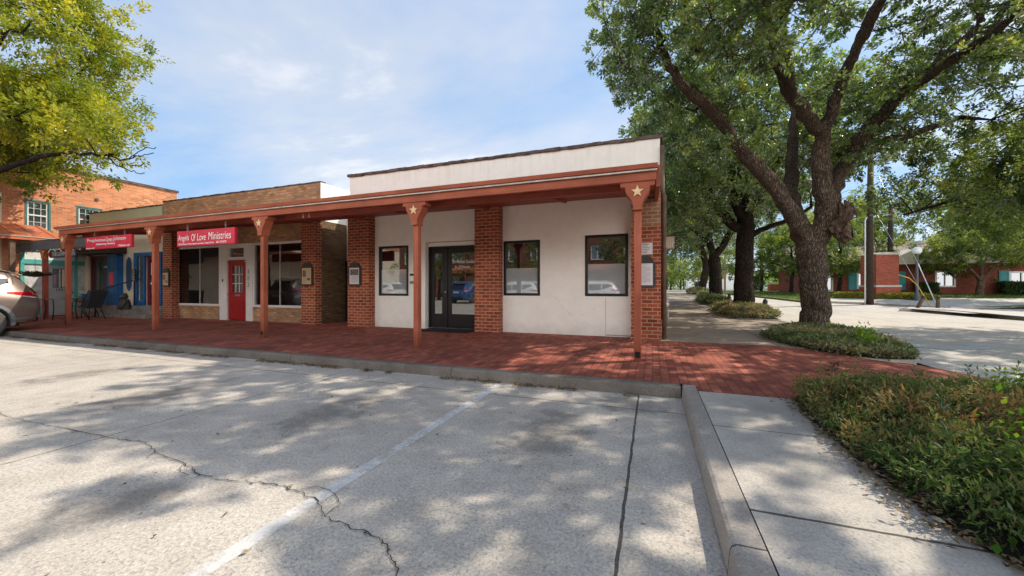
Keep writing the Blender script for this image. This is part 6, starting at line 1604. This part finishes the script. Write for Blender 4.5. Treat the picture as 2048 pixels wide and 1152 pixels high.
dup(car, (-3.2,-10,0), math.radians(80), 'grey-white car parked across the square, mirrored in the end window', {M['car_paint']: M['car_white']})
dup(car, (-20.5,-8.5,0), math.radians(95), 'pale car parked across the square, mirrored in the window beside the name plates', {M['car_paint']: M['car_white']})
# ------------------------------------------------------------------ sky, sun, camera
w = bpy.data.worlds.new('World'); SC.world = w; w.use_nodes = True
nt = w.node_tree; nt.nodes.clear()
SUN = Vector((.80,.50,1.0)).normalized()
el = math.asin(SUN.z); az = math.atan2(SUN.x, SUN.y)
sky = N(nt, 'ShaderNodeTexSky'); sky.sky_type = 'NISHITA'; sky.sun_disc = False; sky.sun_elevation = el; sky.sun_rotation = az
sky.air_density = 1.1; sky.dust_density = 1.6; sky.ozone_density = 1.2; sky.altitude = 100
bg = N(nt, 'ShaderNodeBackground'); bg.inputs['Strength'].default_value = .15
L(nt, sky.outputs[0], bg.inputs['Color'])
tc = N(nt, 'ShaderNodeTexCoord'); sx = N(nt, 'ShaderNodeSeparateXYZ'); L(nt, tc.outputs['Generated'], sx.inputs[0])
zz = math_(nt, 'ADD', math_(nt, 'MAXIMUM', sx.outputs[2], 0.0), .16)
cb = N(nt, 'ShaderNodeCombineXYZ'); L(nt, math_(nt, 'DIVIDE', sx.outputs[0], zz), cb.inputs[0]); L(nt, math_(nt, 'DIVIDE', sx.outputs[1], zz), cb.inputs[1])
mp = N(nt, 'ShaderNodeMapping'); mp.inputs['Rotation'].default_value = (0,0,math.radians(-28)); mp.inputs['Scale'].default_value = (.55,.85,1); mp.inputs['Location'].default_value = (1.5,1.5,0); L(nt, cb.outputs[0], mp.inputs[0])
n1 = noise(nt, mp.outputs[0], .95, 8, .58); n1.inputs['Distortion'].default_value = .35
n2 = noise(nt, mp.outputs[0], .38, 3, .5)
k = math_(nt, 'ADD', math_(nt, 'MULTIPLY', n1.outputs[0], .62), math_(nt, 'MULTIPLY', n2.outputs[0], .5))
cl = ramp(nt, k, [(.51, (0,0,0)), (.59, (.45,.45,.45)), (.68, (1,1,1))])
hz = ramp(nt, sx.outputs[2], [(.0, (.95,.95,.95)), (.22, (.85,.85,.85)), (.62, (.8,.8,.8)), (.8, (.1,.1,.1)), (1, (.0,.0,.0))])
fac = math_(nt, 'MAXIMUM', math_(nt, 'MULTIPLY', math_(nt, 'MULTIPLY', cl.outputs[0], .85), ramp(nt, sx.outputs[2], [(.68, (1,1,1)), (.85, (.1,.1,.1))]).outputs[0]), math_(nt, 'MULTIPLY', hz.outputs[0], .75))
# added bright cloud bank, unseen behind the viewer, to light the shaded shop fronts
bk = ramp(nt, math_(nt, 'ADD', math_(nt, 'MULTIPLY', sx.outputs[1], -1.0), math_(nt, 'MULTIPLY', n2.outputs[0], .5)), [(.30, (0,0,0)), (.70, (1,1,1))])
b2 = N(nt, 'ShaderNodeBackground'); L(nt, mixc(nt, cl.outputs[0], (.35,.61,1.0), (.98,.98,1.0)), b2.inputs['Color']); b2.inputs['Strength'].default_value = 1.12
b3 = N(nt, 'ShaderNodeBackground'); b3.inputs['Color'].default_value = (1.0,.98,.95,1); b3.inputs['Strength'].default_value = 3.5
mx = N(nt, 'ShaderNodeMixShader'); L(nt, fac, mx.inputs[0]); L(nt, bg.outputs[0], mx.inputs[1]); L(nt, b2.outputs[0], mx.inputs[2])
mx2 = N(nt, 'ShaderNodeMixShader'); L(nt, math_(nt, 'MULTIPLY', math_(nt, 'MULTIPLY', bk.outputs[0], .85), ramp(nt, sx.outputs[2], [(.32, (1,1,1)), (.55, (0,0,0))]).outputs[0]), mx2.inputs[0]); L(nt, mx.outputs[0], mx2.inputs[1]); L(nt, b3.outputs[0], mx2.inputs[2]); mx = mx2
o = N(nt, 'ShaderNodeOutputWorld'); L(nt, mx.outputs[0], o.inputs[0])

ld = bpy.data.lights.new('sun', 'SUN'); ld.energy = 5.0; ld.angle = math.radians(.53); ld.color = (1.0,.91,.78)
lo_ = bpy.data.objects.new('sun', ld); COL.objects.link(lo_); lo_.rotation_euler = (-SUN).to_track_quat('-Z','Y').to_euler(); lo_.location = (20,20,30)

cd = bpy.data.cameras.new('camera'); cd.sensor_width = 36; cd.lens = 36*760/2048; cd.clip_start = .05; cd.clip_end = 4000
cam = bpy.data.objects.new('camera', cd); COL.objects.link(cam); cam.location = (0,0,1.23); cam.rotation_euler = (math.radians(90),0,math.radians(20.3))
SC.camera = cam
SC.render.engine = 'CYCLES'
SC.cycles.max_bounces = 6; SC.cycles.diffuse_bounces = 4; SC.cycles.glossy_bounces = 3; SC.cycles.transparent_max_bounces = 8; SC.cycles.transmission_bounces = 3
SC.cycles.caustics_reflective = False; SC.cycles.caustics_refractive = False; SC.cycles.sample_clamp_indirect = 6
SC.cycles.use_denoising = True
try: SC.cycles.denoiser = 'OPENIMAGEDENOISE'
except Exception: pass
SC.view_settings.view_transform = 'Standard'; SC.view_settings.look = 'None'; SC.view_settings.exposure = 0; SC.view_settings.gamma = 1
